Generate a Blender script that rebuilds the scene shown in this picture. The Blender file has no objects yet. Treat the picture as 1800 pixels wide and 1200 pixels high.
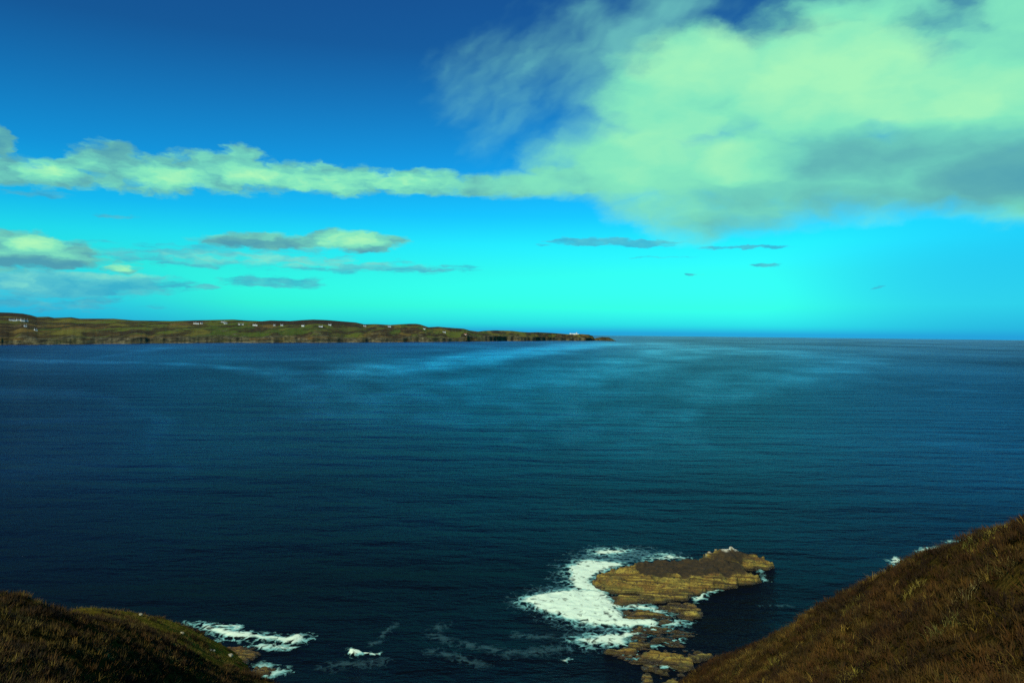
import bpy, math, random
import numpy as np
from mathutils import Matrix, Vector

sc = bpy.context.scene
random.seed(5)
RNG = np.random.default_rng(11)

# ------------------------------------------------------------------ camera
CAM_H = 45.0
FPX = 1400.0                       # focal length in pixels of the 1800 px wide photograph
PITCH, ROLL = 0.0121, 0.0100       # radians: looking slightly down, horizon dips to the right
EARTH = 7.43e6                     # earth radius with refraction: the sea curves away
cam_d = bpy.data.cameras.new('camera')
cam_d.sensor_width = 36.0
cam_d.lens = 28.0
cam_d.clip_start = 0.2
cam_d.clip_end = 200000.0
cam = bpy.data.objects.new('camera', cam_d)
sc.collection.objects.link(cam)
CM = Matrix.Rotation(math.pi / 2 - PITCH, 3, 'X') @ Matrix.Rotation(ROLL, 3, 'Z')
cam.matrix_world = Matrix.Translation((0, 0, CAM_H)) @ CM.to_4x4()
sc.camera = cam
CMN = np.array(CM)


def ray(px, py):
    v = CMN @ np.array([(px - 900) / FPX, (600 - py) / FPX, -1.0])
    return v


def at_z(px, py, z=0.0):
    """Point of the level z seen at a spot of the photograph (earth curvature included)."""
    v = ray(px, py)
    t = (z - CAM_H) / v[2]
    for _ in range(4):
        d2 = (v[0] ** 2 + v[1] ** 2) * t * t
        t = (z - d2 / (2 * EARTH) - CAM_H) / v[2]
    return np.array([v[0] * t, v[1] * t, CAM_H + v[2] * t])


def at_d(px, py, fwd):
    v = ray(px, py)
    t = fwd / v[1]
    return np.array([v[0] * t, v[1] * t, CAM_H + v[2] * t])


def project(p):
    q = (np.asarray(p, float) - np.array([0, 0, CAM_H])) @ CMN
    return 900 + FPX * q[..., 0] / -q[..., 2], 600 - FPX * q[..., 1] / -q[..., 2]


def azel(px, py):
    v = ray(px, py)
    v = v / np.linalg.norm(v)
    return math.degrees(math.atan2(v[0], v[1])), math.degrees(math.asin(v[2]))


# ------------------------------------------------------------------ node helper
class Nodes:
    def __init__(self, tree):
        self.t = tree

    def new(self, kind, **kw):
        n = self.t.nodes.new(kind)
        for k, v in kw.items():
            setattr(n, k, v)
        return n

    def put(self, sock, v):
        if v is None:
            return
        if hasattr(v, 'is_linked') or hasattr(v, 'is_output'):
            self.t.links.new(v, sock)
        else:
            sock.default_value = v

    def math(self, op, a, b=None, c=None, clamp=False):
        n = self.new('ShaderNodeMath', operation=op, use_clamp=clamp)
        for i, v in enumerate((a, b, c)):
            self.put(n.inputs[i], v)
        return n.outputs[0]

    def vec(self, op, a, b=None, c=None):
        n = self.new('ShaderNodeVectorMath', operation=op)
        for i, v in enumerate((a, b, c)):
            self.put(n.inputs[i], v)
        return n.outputs[1] if op in ('DOT_PRODUCT', 'LENGTH', 'DISTANCE') else n.outputs[0]

    def comb(self, x, y, z):
        n = self.new('ShaderNodeCombineXYZ')
        for i, v in enumerate((x, y, z)):
            self.put(n.inputs[i], v)
        return n.outputs[0]

    def sep(self, v):
        n = self.new('ShaderNodeSeparateXYZ')
        self.put(n.inputs[0], v)
        return n.outputs

    def noise(self, vec, scale=1.0, detail=4.0, rough=0.5, dist=0.0, color=False):
        n = self.new('ShaderNodeTexNoise')
        self.put(n.inputs['Vector'], vec)
        self.put(n.inputs['Scale'], scale)
        n.inputs['Detail'].default_value = detail
        n.inputs['Roughness'].default_value = rough
        n.inputs['Distortion'].default_value = dist
        return n.outputs['Color' if color else 'Fac']

    def voronoi(self, vec, scale=1.0, feature='F1', out='Distance', rnd=1.0):
        n = self.new('ShaderNodeTexVoronoi', feature=feature)
        self.put(n.inputs['Vector'], vec)
        self.put(n.inputs['Scale'], scale)
        n.inputs['Randomness'].default_value = rnd
        return n.outputs[out]

    def smooth(self, x, lo, hi, a=0.0, b=1.0, kind='SMOOTHSTEP'):
        n = self.new('ShaderNodeMapRange', interpolation_type=kind)
        for i, v in enumerate((x, lo, hi, a, b)):
            self.put(n.inputs[i], v)
        return n.outputs[0]

    def ramp(self, fac, stops, interp='LINEAR'):
        n = self.new('ShaderNodeValToRGB')
        r = n.color_ramp
        r.interpolation = interp
        while len(r.elements) < len(stops):
            r.elements.new(0.5)
        for e, (p, c) in zip(r.elements, stops):
            e.position = p
            e.color = tuple(c) + (1.0,)
        self.put(n.inputs[0], fac)
        return n.outputs[0]

    def mix(self, fac, a, b, mode='MIX'):
        n = self.new('ShaderNodeMix', data_type='RGBA', blend_type=mode)
        n.clamp_factor = True
        self.put(n.inputs[0], fac)
        for s, v in ((n.inputs[6], a), (n.inputs[7], b)):
            if isinstance(v, (tuple, list)):
                v = tuple(v) + ((1.0,) if len(v) == 3 else ())
            self.put(s, v)
        return n.outputs[2]

    def attr(self, name, out='Fac'):
        n = self.new('ShaderNodeAttribute', attribute_name=name)
        return n.outputs[out]

    def pos(self):
        return self.new('ShaderNodeNewGeometry').outputs['Position']

    def bump(self, h, strength=1.0, dist=1.0, normal=None):
        n = self.new('ShaderNodeBump')
        self.put(n.inputs['Strength'], strength)
        self.put(n.inputs['Distance'], dist)
        self.put(n.inputs['Height'], h)
        if normal is not None:
            self.put(n.inputs['Normal'], normal)
        return n.outputs[0]


def srgb(r, g, b):
    return tuple((c / 255 / 12.92) if c / 255 <= 0.04045 else ((c / 255 + 0.055) / 1.055) ** 2.4 for c in (r, g, b))


# ------------------------------------------------------------------ sky
SUN_EL, SUN_AZ = 41.0, 209.0       # degrees, azimuth clockwise from the view direction: behind the left shoulder
world = bpy.data.worlds.new('World')
sc.world = world
world.use_nodes = True
WT = world.node_tree
WT.nodes.clear()
W = Nodes(WT)
bg = W.new('ShaderNodeBackground')
bg.inputs['Strength'].default_value = 0.1
wout = W.new('ShaderNodeOutputWorld')
WT.links.new(bg.outputs[0], wout.inputs['Surface'])
nish = W.new('ShaderNodeTexSky', sky_type='NISHITA')
nish.sun_disc = False
nish.sun_elevation = math.radians(SUN_EL)
nish.sun_rotation = math.radians(SUN_AZ)
nish.altitude = 45
gen = W.new('ShaderNodeTexCoord').outputs['Generated']
gx, gy, gz = W.sep(gen)
EL = W.math('MULTIPLY', W.math('ARCSINE', gz), 57.29578)
AZ = W.math('MULTIPLY', W.math('ARCTAN2', gx, gy), 57.29578)
# the saturated, green-leaning film look of this air, by height above the horizon
nis0 = [(0, .394, .395, .31), (.5, .45, .46, .36), (1.8, .52, .57, .48), (4.2, .465, .588, .595), (6.2, .385, .525, .61),
        (8.2, .33, .47, .595), (11.5, .257, .385, .54), (15.5, .197, .305, .465), (19.3, .165, .255, .405),
        (23, .138, .215, .355), (45, .079, .127, .226)]
want = [(40, 172, 222), (44, 222, 232), (52, 249, 226), (48, 240, 232), (34, 224, 245), (22, 190, 246), (20, 150, 221),
        (21, 117, 186), (22, 90, 154), (22, 80, 143), (18, 60, 114)]
stops = []
for (e, r, g, b), c in zip(nis0, want):
    L = srgb(*c)
    stops.append((e / 50.0, (L[0] / r / 2.6, L[1] / g / 2.6, L[2] / b / 2.6)))
tone = W.ramp(W.math('MULTIPLY', EL, 0.02), stops)
sky = W.mix(1.0, nish.outputs[0], tone, 'MULTIPLY')
sky = W.vec('MULTIPLY', sky, (2.6, 2.6, 2.6))

AE = W.comb(AZ, EL, 0.0)
warp = W.noise(W.vec('MULTIPLY', AE, (0.35, 0.7, 0)), 1.0, 5, 0.55, color=True)
PW = W.vec('MULTIPLY_ADD', W.vec('SUBTRACT', warp, (0.5, 0.5, 0.5)), (2.6, 1.5, 0), AE)
warp_s = W.noise(W.vec('MULTIPLY', AE, (0.9, 2.4, 0)), 1.0, 4, 0.55, color=True)
PS = W.vec('MULTIPLY_ADD', W.vec('SUBTRACT', warp_s, (0.5, 0.5, 0.5)), (1.8, 0.55, 0), AE)


def blobs(p, items, floor=0.0):
    acc = None
    for (x, y, rx, ry, amp) in items:
        a0, e0 = azel(x, y)
        a1, _ = azel(x + rx, y)
        a2, _ = azel(x - rx, y)
        _, e1 = azel(x, y - ry)
        _, e2 = azel(x, y + ry)
        ra, re = max(0.05, abs(a1 - a2) / 2), max(0.03, abs(e1 - e2) / 2)
        q = W.vec('MULTIPLY_ADD', p, (1 / ra, 1 / re, 0), (-a0 / ra, -e0 / re, 0))
        r2 = W.vec('DOT_PRODUCT', q, q)
        f = W.math('MULTIPLY_ADD', r2, -amp, amp)
        acc = W.math('MAXIMUM', f, floor if acc is None else acc)
    return acc


def centred(n, k):
    return W.math('MULTIPLY', W.math('SUBTRACT', n, 0.5), k)


def add(*a):
    r = a[0]
    for b in a[1:]:
        r = W.math('ADD', r, b)
    return r


def cloud_colour(b):
    return W.ramp(b, [(0.0, srgb(78, 158, 178)), (0.25, srgb(94, 176, 180)), (0.5, srgb(112, 208, 190)),
                      (0.72, srgb(134, 232, 192)), (1.0, srgb(172, 247, 188))])


K10 = (10.0, 10.0, 10.0)
# large cumulus bank on the right
nA = W.noise(W.vec('MULTIPLY', PW, (0.17, 0.27, 0)), 1.0, 7, 0.52)
nB = W.noise(W.vec('MULTIPLY_ADD', PW, (0.24, 0.48, 0), (7.3, 2.2, 0)), 1.0, 6, 0.5)
big = blobs(PW, [(1460, 150, 330, 150, 1.0), (1750, 180, 300, 190, 1.0), (1230, 170, 210, 140, 1.0), (1290, 290, 250, 110, .95),
                 (1560, 300, 360, 95, 1.0), (1820, 300, 260, 100, 1.0), (1120, 285, 230, 85, .8), (960, 325, 190, 30, .55),
                 (1260, 355, 210, 75, .75), (1440, 30, 160, 60, .55), (1790, 40, 120, 100, .7), (1560, 20, 120, 60, .5)], -0.6)
d1 = W.smooth(add(big, centred(nA, 1.45)), -0.10, 0.70)
lit1 = blobs(PW, [(1230, 110, 170, 90, .42), (1470, 130, 230, 120, .5), (1640, 180, 220, 90, .42), (1310, 285, 120, 46, .5),
                  (1160, 240, 150, 90, .25), (1780, 170, 120, 60, .3)])
dark1 = blobs(PW, [(1560, 270, 330, 62, .48), (1790, 300, 260, 78, .66), (1450, 350, 330, 44, .36), (1300, 395, 150, 40, .30), (1700, 350, 260, 40, .4)])
b1 = W.math('MINIMUM', add(0.66, W.math('MULTIPLY', lit1, 0.55), W.math('MULTIPLY', dark1, -0.8), centred(nB, 0.45)), 0.95)
cl1 = W.vec('MULTIPLY', cloud_colour(b1), K10)
# thin torn wisps reaching left from it
PC = W.vec('MULTIPLY_ADD', W.vec('SUBTRACT', warp, (0.5, 0.5, 0.5)), (1.6, 1.2, 0), AE)
wu = W.vec('DOT_PRODUCT', PC, (0.17, 0.13, 0.0))
wv = W.vec('DOT_PRODUCT', PC, (-0.26, 0.34, 0.0))
nW = W.noise(W.comb(wu, wv, 3.7), 1.0, 3.5, 0.5)
wisp = blobs(PW, [(1000, 130, 150, 110, .62), (1110, 70, 150, 90, .7), (900, 170, 140, 110, .42), (1180, 10, 130, 60, .6),
                   (1050, 240, 120, 60, .4)], -0.6)
d2 = W.math('MULTIPLY', W.smooth(add(wisp, centred(nW, 1.8)), -0.2, 1.25), 0.66)
# rolling band and small cumulus
nC = W.noise(W.vec('MULTIPLY', PS, (0.5, 1.0, 0)), 1.0, 8, 0.55)
nD = W.noise(W.vec('MULTIPLY_ADD', PS, (0.55, 1.35, 0), (3.0, 0.5, 0)), 1.0, 6, 0.55)
band = blobs(PS, [(60, 304, 170, 32, 1.0), (250, 304, 160, 42, 1.0), (400, 304, 150, 44, 1.0), (560, 314, 170, 34, 1.0), (720, 322, 150, 28, 1.0),
                  (880, 326, 200, 24, .9), (1020, 318, 160, 30, .8), (540, 428, 130, 17, .85), (190, 270, 70, 30, .8), (0, 250, 38, 30, .9), (430, 272, 50, 28, .7),
                  (620, 425, 110, 24, 1.0), (440, 424, 120, 17, .85), (35, 440, 175, 40, 1.15), (120, 455, 120, 18, .8), (205, 472, 40, 10, .7),
                  (-120, 300, 160, 44, 1), (-300, 430, 140, 40, 1)], -1.0)
d3 = W.smooth(add(band, centred(nC, 2.1)), 0.06, 0.66)
lit3 = blobs(PS, [(80, 300, 70, 22, .4), (300, 312, 90, 24, .42), (440, 306, 80, 26, .4), (560, 320, 100, 20, .4), (700, 318, 130, 18, .4),
                  (620, 420, 70, 18, .55), (60, 428, 70, 18, .5), (205, 470, 36, 8, .5)])
dark3 = blobs(PS, [(60, 462, 170, 14, .5), (430, 430, 110, 14, .35), (640, 446, 110, 8, .35), (0, 250, 60, 40, .3), (200, 262, 120, 22, .25), (900, 335, 120, 14, .15)])
b3 = add(0.42, lit3, W.math('MULTIPLY', dark3, -1.0), centred(nD, 1.1))
cl3 = W.vec('MULTIPLY', cloud_colour(b3), K10)
# flat grey-blue stratus streaks low over the horizon
nS = W.noise(W.vec('MULTIPLY', PS, (0.45, 2.6, 0)), 1.0, 7, 0.55)
flat = blobs(PS, [(90, 500, 260, 32, 1.1), (250, 500, 120, 22, .9), (380, 450, 320, 22, .62), (640, 470, 260, 14, .6), (480, 495, 120, 14, .8),
                  (362, 504, 30, 6, .8), (1040, 424, 100, 9, .95), (1130, 428, 90, 8, .95), (1310, 435, 110, 4, .85), (1345, 466, 34, 4, .7),
                  (1216, 482, 18, 3, .7), (1000, 450, 0.1, .1, .1), (780, 469, 70, 5, .5), (960, 431, 30, 3, .6), (60, 340, 90, 9, .6), (200, 380, 50, 4, .45),
                  (350, 467, 50, 6, .8), (1150, 452, 70, 3, .4), (1545, 505, 14, 3, .5), (40, 530, 260, 20, .55)], -1.0)
d4 = W.math('MULTIPLY', W.smooth(add(flat, centred(nS, 2.1)), 0.1, 0.75), 0.74)
cl4 = W.vec('MULTIPLY', W.ramp(add(blobs(PS, [(200, 480, 150, 18, .7), (40, 490, 90, 40, .5), (500, 456, 340, 16, .6)]), centred(nD, 1.4), 0.15),
                              [(0.0, srgb(62, 160, 195)), (0.5, srgb(98, 190, 200)), (1.0, srgb(150, 232, 200))]), K10)
# haze veil dulling the sky low at both sides
veil = blobs(AE, [(2000, 500, 880, 190, 1.3), (-250, 540, 900, 150, 1.3)])
sky = W.mix(W.smooth(veil, 0.0, 1.25, 0.0, 0.85), sky, W.vec('MULTIPLY', W.ramp(W.math('MULTIPLY', EL, 0.1), [(0, srgb(36, 158, 215)), (0.2, srgb(44, 196, 234)), (0.6, srgb(32, 190, 242)), (1, srgb(24, 160, 230))]), K10))
# elsewhere round the sky: scattered cloud of the same sort
nR = W.noise(W.vec('MULTIPLY', gen, (3.0, 3.0, 7.0)), 1.0, 8, 0.55)
rest = W.math('MULTIPLY', W.smooth(nR, 0.52, 0.72), W.smooth(W.math('ABSOLUTE', AZ), 42.0, 62.0))
rest = W.math('MULTIPLY', rest, W.smooth(EL, 1.0, 8.0))
col = W.mix(d4, sky, cl4)
col = W.mix(d2, col, W.vec('MULTIPLY', (0.21, 0.72, 0.60), K10))
col = W.mix(d3, col, cl3)
col = W.mix(d1, col, cl1)
col = W.mix(W.math('MULTIPLY', rest, 0.8), col, W.vec('MULTIPLY', (0.2, 0.68, 0.5), K10))
WT.links.new(col, bg.inputs['Color'])
world.cycles.sampling_method = 'MANUAL'
world.cycles.sample_map_resolution = 512

sun_d = bpy.data.lights.new('sun', 'SUN')
sun_d.energy = 4.0
sun_d.angle = math.radians(0.5)
sun_d.color = (1.0, 0.95, 0.78)
sun = bpy.data.objects.new('sun', sun_d)
sc.collection.objects.link(sun)
_e, _a = math.radians(SUN_EL), math.radians(SUN_AZ)
SUNV = Vector((math.sin(_a) * math.cos(_e), math.cos(_a) * math.cos(_e), math.sin(_e)))
sun.rotation_euler = SUNV.to_track_quat('Z', 'Y').to_euler()
sun.location = SUNV * 200

vs = sc.view_settings
vs.view_transform = 'Standard'
vs.look = 'None'
vs.exposure = 0.0
vs.gamma = 1.0
vs.use_curve_mapping = False
sc.cycles.max_bounces = 4
sc.cycles.use_denoising = False
sc.cycles.sample_clamp_direct = 1.6
sc.cycles.sample_clamp_indirect = 3.0
sc.cycles.transparent_max_bounces = 12

# ------------------------------------------------------------------ numeric helpers
_perm = np.random.default_rng(3).permutation(512)
_perm = np.concatenate([_perm, _perm, _perm])
_gr = np.random.default_rng(4).uniform(0, 2 * math.pi, 512)
_gx, _gy = np.cos(_gr), np.sin(_gr)


def perlin(x, y):
    xi, yi = np.floor(x).astype(int), np.floor(y).astype(int)
    xf, yf = x - xi, y - yi
    u, v = xf * xf * xf * (xf * (xf * 6 - 15) + 10), yf * yf * yf * (yf * (yf * 6 - 15) + 10)

    def g(ix, iy, dx, dy):
        h = _perm[(_perm[ix & 511] + iy) & 511]
        return _gx[h] * dx + _gy[h] * dy
    a = g(xi, yi, xf, yf)
    b = g(xi + 1, yi, xf - 1, yf)
    c = g(xi, yi + 1, xf, yf - 1)
    d = g(xi + 1, yi + 1, xf - 1, yf - 1)
    return (a + u * (b - a)) * (1 - v) + (c + u * (d - c)) * v


def fbm(x, y, octaves=5, rough=0.5, lac=2.03):
    s, a, t = 0, 1.0, 0
    for i in range(octaves):
        s = s + a * perlin(x + 17.3 * i, y - 9.1 * i)
        t += a
        a *= rough
        x, y = x * lac, y * lac
    return s / t * 1.5


def ridged(x, y, octaves=5, rough=0.5):
    s, a, t = 0, 1.0, 0
    for i in range(octaves):
        s = s + a * (1 - 2 * np.abs(perlin(x + 5.1 * i, y + 3.7 * i)))
        t += a
        a *= rough
        x, y = x * 2.1, y * 2.1
    return s / t


def sstep(x, a, b):
    t = np.clip((x - a) / (b - a), 0, 1)
    return t * t * (3 - 2 * t)


def sdist(poly, X, Y):
    """Signed distance to a closed polygon, positive inside."""
    P = np.asarray(poly, float)[:, :2]
    d = np.full(X.shape, 1e18)
    inside = np.zeros(X.shape, bool)
    n = len(P)
    for i in range(n):
        ax, ay = P[i]
        bx, by = P[(i + 1) % n]
        ex, ey = bx - ax, by - ay
        t = np.clip(((X - ax) * ex + (Y - ay) * ey) / (ex * ex + ey * ey + 1e-12), 0, 1)
        d = np.minimum(d, (X - ax - t * ex) ** 2 + (Y - ay - t * ey) ** 2)
        c = (ay > Y) != (by > Y)
        with np.errstate(divide='ignore', invalid='ignore'):
            xin = ax + (Y - ay) * ex / (ey if abs(ey) > 1e-12 else 1e-12)
        inside ^= c & (X < xin)
    return np.where(inside, 1, -1) * np.sqrt(d)


def ldist(line, X, Y):
    P = np.asarray(line, float)[:, :2]
    d = np.full(X.shape, 1e18)
    for i in range(len(P) - 1):
        ax, ay = P[i]
        ex, ey = P[i + 1] - P[i]
        t = np.clip(((X - ax) * ex + (Y - ay) * ey) / (ex * ex + ey * ey + 1e-12), 0, 1)
        d = np.minimum(d, (X - ax - t * ex) ** 2 + (Y - ay - t * ey) ** 2)
    return np.sqrt(d)


def tps(ctrl, smooth=0.0):
    """Thin-plate spline through (x, y, z) control points."""
    C = np.asarray(ctrl, float)
    n = len(C)
    s = 50.0
    A = C[:, :2] / s
    r2 = ((A[:, None] - A[None]) ** 2).sum(-1)
    K = 0.5 * r2 * np.log(r2 + 1e-12) + smooth * np.eye(n)
    Pm = np.c_[np.ones(n), A]
    M = np.block([[K, Pm], [Pm.T, np.zeros((3, 3))]])
    w = np.linalg.solve(M, np.r_[C[:, 2], 0, 0, 0])

    def f(X, Y):
        sh = X.shape
        q = np.c_[X.ravel(), Y.ravel()] / s
        out = w[n] + q @ w[n + 1:]
        for i in range(n):
            r2 = ((q - A[i]) ** 2).sum(1)
            out = out + w[i] * 0.5 * r2 * np.log(r2 + 1e-12)
        return out.reshape(sh)
    return f


def set_meta(o, label=None, cat=None, group=None, kind=None):
    if label:
        o['label'] = label
    if cat:
        o['category'] = cat
    if group:
        o['group'] = group
    if kind:
        o['kind'] = kind
    return o


def link(o, parent=None):
    sc.collection.objects.link(o)
    if parent is not None:
        o.parent = parent
    return o


def mesh_np(name, verts, faces, mat, parent=None, attrs=None, smooth=True, colour=None):
    """faces: (n, k) int array, all of one size."""
    me = bpy.data.meshes.new(name)
    verts = np.ascontiguousarray(verts, np.float32)
    faces = np.ascontiguousarray(faces, np.int32)
    k = faces.shape[1]
    me.vertices.add(len(verts))
    me.vertices.foreach_set('co', verts.ravel())
    me.loops.add(faces.size)
    me.loops.foreach_set('vertex_index', faces.ravel())
    me.polygons.add(len(faces))
    me.polygons.foreach_set('loop_start', np.arange(0, faces.size, k, dtype=np.int32))
    me.polygons.foreach_set('use_smooth', np.full(len(faces), smooth))
    me.update(calc_edges=True)
    for an, av in (attrs or {}).items():
        a = me.attributes.new(an, 'FLOAT', 'POINT')
        a.data.foreach_set('value', np.ascontiguousarray(av, np.float32).ravel())
    if colour is not None:
        a = me.attributes.new('tint', 'FLOAT_COLOR', 'POINT')
        a.data.foreach_set('color', np.ascontiguousarray(np.c_[colour, np.ones(len(colour))], np.float32).ravel())
    me.materials.append(mat)
    o = bpy.data.objects.new(name, me)
    return link(o, parent)


def grid_faces(nr, nc):
    i = np.arange(nr * nc).reshape(nr, nc)
    return np.stack([i[:-1, :-1], i[:-1, 1:], i[1:, 1:], i[1:, :-1]], -1).reshape(-1, 4)


def compact(V, F, keep, *arrs):
    F = F[keep]
    used = np.unique(F)
    m = np.full(len(V), -1)
    m[used] = np.arange(len(used))
    return (V[used], m[F]) + tuple(a[used] for a in arrs)


def material(name):
    m = bpy.data.materials.new(name)
    m.use_nodes = True
    n = Nodes(m.node_tree)
    b = m.node_tree.nodes['Principled BSDF']
    return m, n, b


# ------------------------------------------------------------------ materials
def mat_sea():
    m, n, b = material('sea_water')
    p = n.pos()
    slick = n.attr('slick')
    far = n.attr('far')
    dist = n.vec('LENGTH', p)
    # wave trains: wind ripples and chop running from the open sea
    w1 = n.noise(n.vec('MULTIPLY', p, (0.20, 0.42, 0.0)), 1.0, 5, 0.62)
    w2 = n.noise(n.vec('MULTIPLY', p, (0.045, 0.085, 0.0)), 1.0, 4, 0.55)
    w3 = n.noise(n.vec('MULTIPLY', p, (0.9, 1.5, 0.0)), 1.0, 4, 0.6)
    h = n.math('ADD', n.math('MULTIPLY', w1, 1.0), n.math('ADD', n.math('MULTIPLY', w2, 3.0), n.math('MULTIPLY', w3, 0.18)))
    w4 = n.noise(n.vec('MULTIPLY', p, (0.010, 0.055, 0.0)), 1.0, 3, 0.5)
    h = n.math('MULTIPLY_ADD', w4, 4.0, h)
    # gusts roughen the surface in patches
    gust = n.noise(n.vec('MULTIPLY', p, (0.0022, 0.0012, 0.0)), 1.0, 5, 0.55)
    gust = n.smooth(gust, 0.36, 0.66)
    gust2 = n.noise(n.vec('MULTIPLY', p, (0.007, 0.0095, 0.0)), 1.0, 5, 0.6)
    calm = n.math('MAXIMUM', slick, n.math('MULTIPLY', n.math('SUBTRACT', 1.0, gust), 0.24))
    calm = n.math('MULTIPLY', calm, n.smooth(gust2, 0.30, 0.62, 0.7, 1.08))
    calm = n.math('ADD', calm, n.smooth(gust2, 0.54, 0.72, 0.0, 0.14))
    st = n.math('MULTIPLY', n.smooth(dist, 250.0, 6000.0, 1.0, 0.5), n.math('MULTIPLY_ADD', calm, -0.72, 1.0))
    nor = n.bump(h, st, 1.45)
    ro = n.math('ADD', n.math('MULTIPLY', far, 0.16), n.math('MULTIPLY_ADD', calm, -0.05, 0.13))
    # wave faces hide each other at low angles, so the open sea mirrors only part of the sky
    fr = n.new('ShaderNodeFresnel')
    fr.inputs['IOR'].default_value = 1.333
    n.put(fr.inputs['Normal'], nor)
    geo = n.new('ShaderNodeNewGeometry')
    graze = n.math('ABSOLUTE', n.vec('DOT_PRODUCT', geo.outputs['Incoming'], (0.0, 0.0, 1.0)))
    curve = n.ramp(graze, [(0.0, (.75,) * 3), (.006, (.52,) * 3), (.027, (.34,) * 3), (.06, (.285,) * 3), (.12, (.27,) * 3), (.19, (.14,) * 3), (.29, (.05,) * 3), (1.0, (.025,) * 3)])
    fac = n.math('MULTIPLY', n.sep(curve)[0], n.math('MULTIPLY_ADD', fr.outputs[0], 1.25, 0.25))
    fac = n.math('MULTIPLY', fac, n.math('MULTIPLY_ADD', calm, 1.65, 0.60))
    gl = n.new('ShaderNodeBsdfGlossy')
    gl.inputs['Color'].default_value = (0.44, 0.60, 0.88, 1)
    n.put(gl.inputs['Roughness'], ro)
    n.put(gl.inputs['Normal'], nor)
    df = n.new('ShaderNodeBsdfDiffuse')
    df.inputs['Color'].default_value = (0.0022, 0.0036, 0.0040, 1)
    mx = n.new('ShaderNodeMixShader')
    n.put(mx.inputs[0], fac)
    m.node_tree.links.new(df.outputs[0], mx.inputs[1])
    m.node_tree.links.new(gl.outputs[0], mx.inputs[2])
    m.node_tree.links.new(mx.outputs[0], m.node_tree.nodes['Material Output'].inputs['Surface'])
    m.node_tree.nodes.remove(b)
    return m


def mat_rock():
    m, n, b = material('shore_rock')
    p = n.pos()
    x, y, z = n.sep(p)
    bed = n.math('ADD', n.math('MULTIPLY', z, 2.6), n.math('ADD', n.math('MULTIPLY', y, 0.9), n.math('MULTIPLY', x, 0.16)))
    n1 = n.noise(p, 0.35, 6, 0.6)
    lay = n.noise(n.comb(n.math('MULTIPLY', x, 0.12), n.math('ADD', bed, n.math('MULTIPLY', n1, 1.6)), 0.0), 1.0, 6, 0.65)
    c = n.ramp(lay, [(0.34, (0.020, 0.013, 0.004)), (0.42, (0.11, 0.070, 0.009)), (0.50, (0.26, 0.175, 0.018)), (0.60, (0.50, 0.40, 0.060)), (0.70, (0.22, 0.155, 0.022))])
    c = n.mix(n.smooth(n1, 0.47, 0.70), c, (0.17, 0.085, 0.012))
    pit = n.noise(p, 2.2, 5, 0.65)
    c = n.mix(n.smooth(pit, 0.52, 0.64, 0, 0.85), c, (0.035, 0.022, 0.008))
    moss = n.smooth(n.noise(n.vec('ADD', p, (40, 0, 0)), 0.5, 5, 0.6), 0.48, 0.64, 0, 0.6)
    c = n.mix(moss, c, (0.12, 0.125, 0.02))
    turf = n.noise(n.vec('MULTIPLY', p, (0.8, 1.1, 1)), 1.0, 6, 0.62)
    tc = n.ramp(turf, [(0.3, (0.018, 0.014, 0.004)), (0.5, (0.036, 0.025, 0.005)), (0.7, (0.075, 0.045, 0.009))])
    c = n.mix(n.attr('turf'), c, tc)
    c = n.mix(n.attr('guano'), c, (0.72, 0.74, 0.55))
    wet = n.smooth(n.math('ADD', z, n.math('MULTIPLY', n.math('SUBTRACT', n1, 0.5), 1.2)), 0.15, 0.75, 1.0, 0.0)
    c = n.mix(n.math('MULTIPLY', wet, 0.86), c, (0.018, 0.014, 0.007))
    n.put(b.inputs['Base Color'], c)
    n.put(b.inputs['Roughness'], n.math('MULTIPLY_ADD', wet, -0.55, 0.92))
    hh = n.math('ADD', lay, n.math('MULTIPLY', pit, 0.6))
    n.put(b.inputs['Normal'], n.bump(hh, 1.0, 0.8))
    return m


def mat_foam(name, top=1.0, thin=False):
    m, n, b = material(name)
    p = n.pos()
    den = n.attr('cover')
    q = n.vec('ADD', p, n.vec('MULTIPLY', n.vec('SUBTRACT', n.noise(p, 0.6, 3, 0.5, color=True), (0.5, 0.5, 0.5)), (2.4, 2.4, 0)))
    lace = n.voronoi(n.vec('MULTIPLY', q, (0.75, 0.55, 0)), 1.0, 'DISTANCE_TO_EDGE')
    lace = n.smooth(lace, 0.0, 0.34, 0.34, -0.34)
    fine = n.noise(n.vec('MULTIPLY', q, (1.1, 0.8, 1)), 1.0, 6, 0.68)
    f = n.math('ADD', den, n.math('ADD', lace, n.math('MULTIPLY', n.math('SUBTRACT', fine, 0.5), 2.2)))
    rip = n.noise(n.vec('MULTIPLY', q, (0.16, 0.5, 1)), 1.0, 4, 0.6)
    f = n.math('ADD', f, n.math('MULTIPLY', n.math('SUBTRACT', rip, 0.5), 1.3))
    a = n.math('MULTIPLY', n.smooth(f, 0.12, 0.98), top)
    b.inputs['Roughness'].default_value = 0.85
    n.put(b.inputs['Base Color'], n.mix(n.smooth(den, 0.2, 0.8), (0.22, 0.58, 0.50) if not thin else (0.10, 0.32, 0.34), (0.72, 0.92, 0.66) if not thin else (0.2, 0.5, 0.5)))
    n.put(b.inputs['Alpha'], a)
    n.put(b.inputs['Normal'], n.bump(fine, 0.35, 0.2))
    return m


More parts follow.
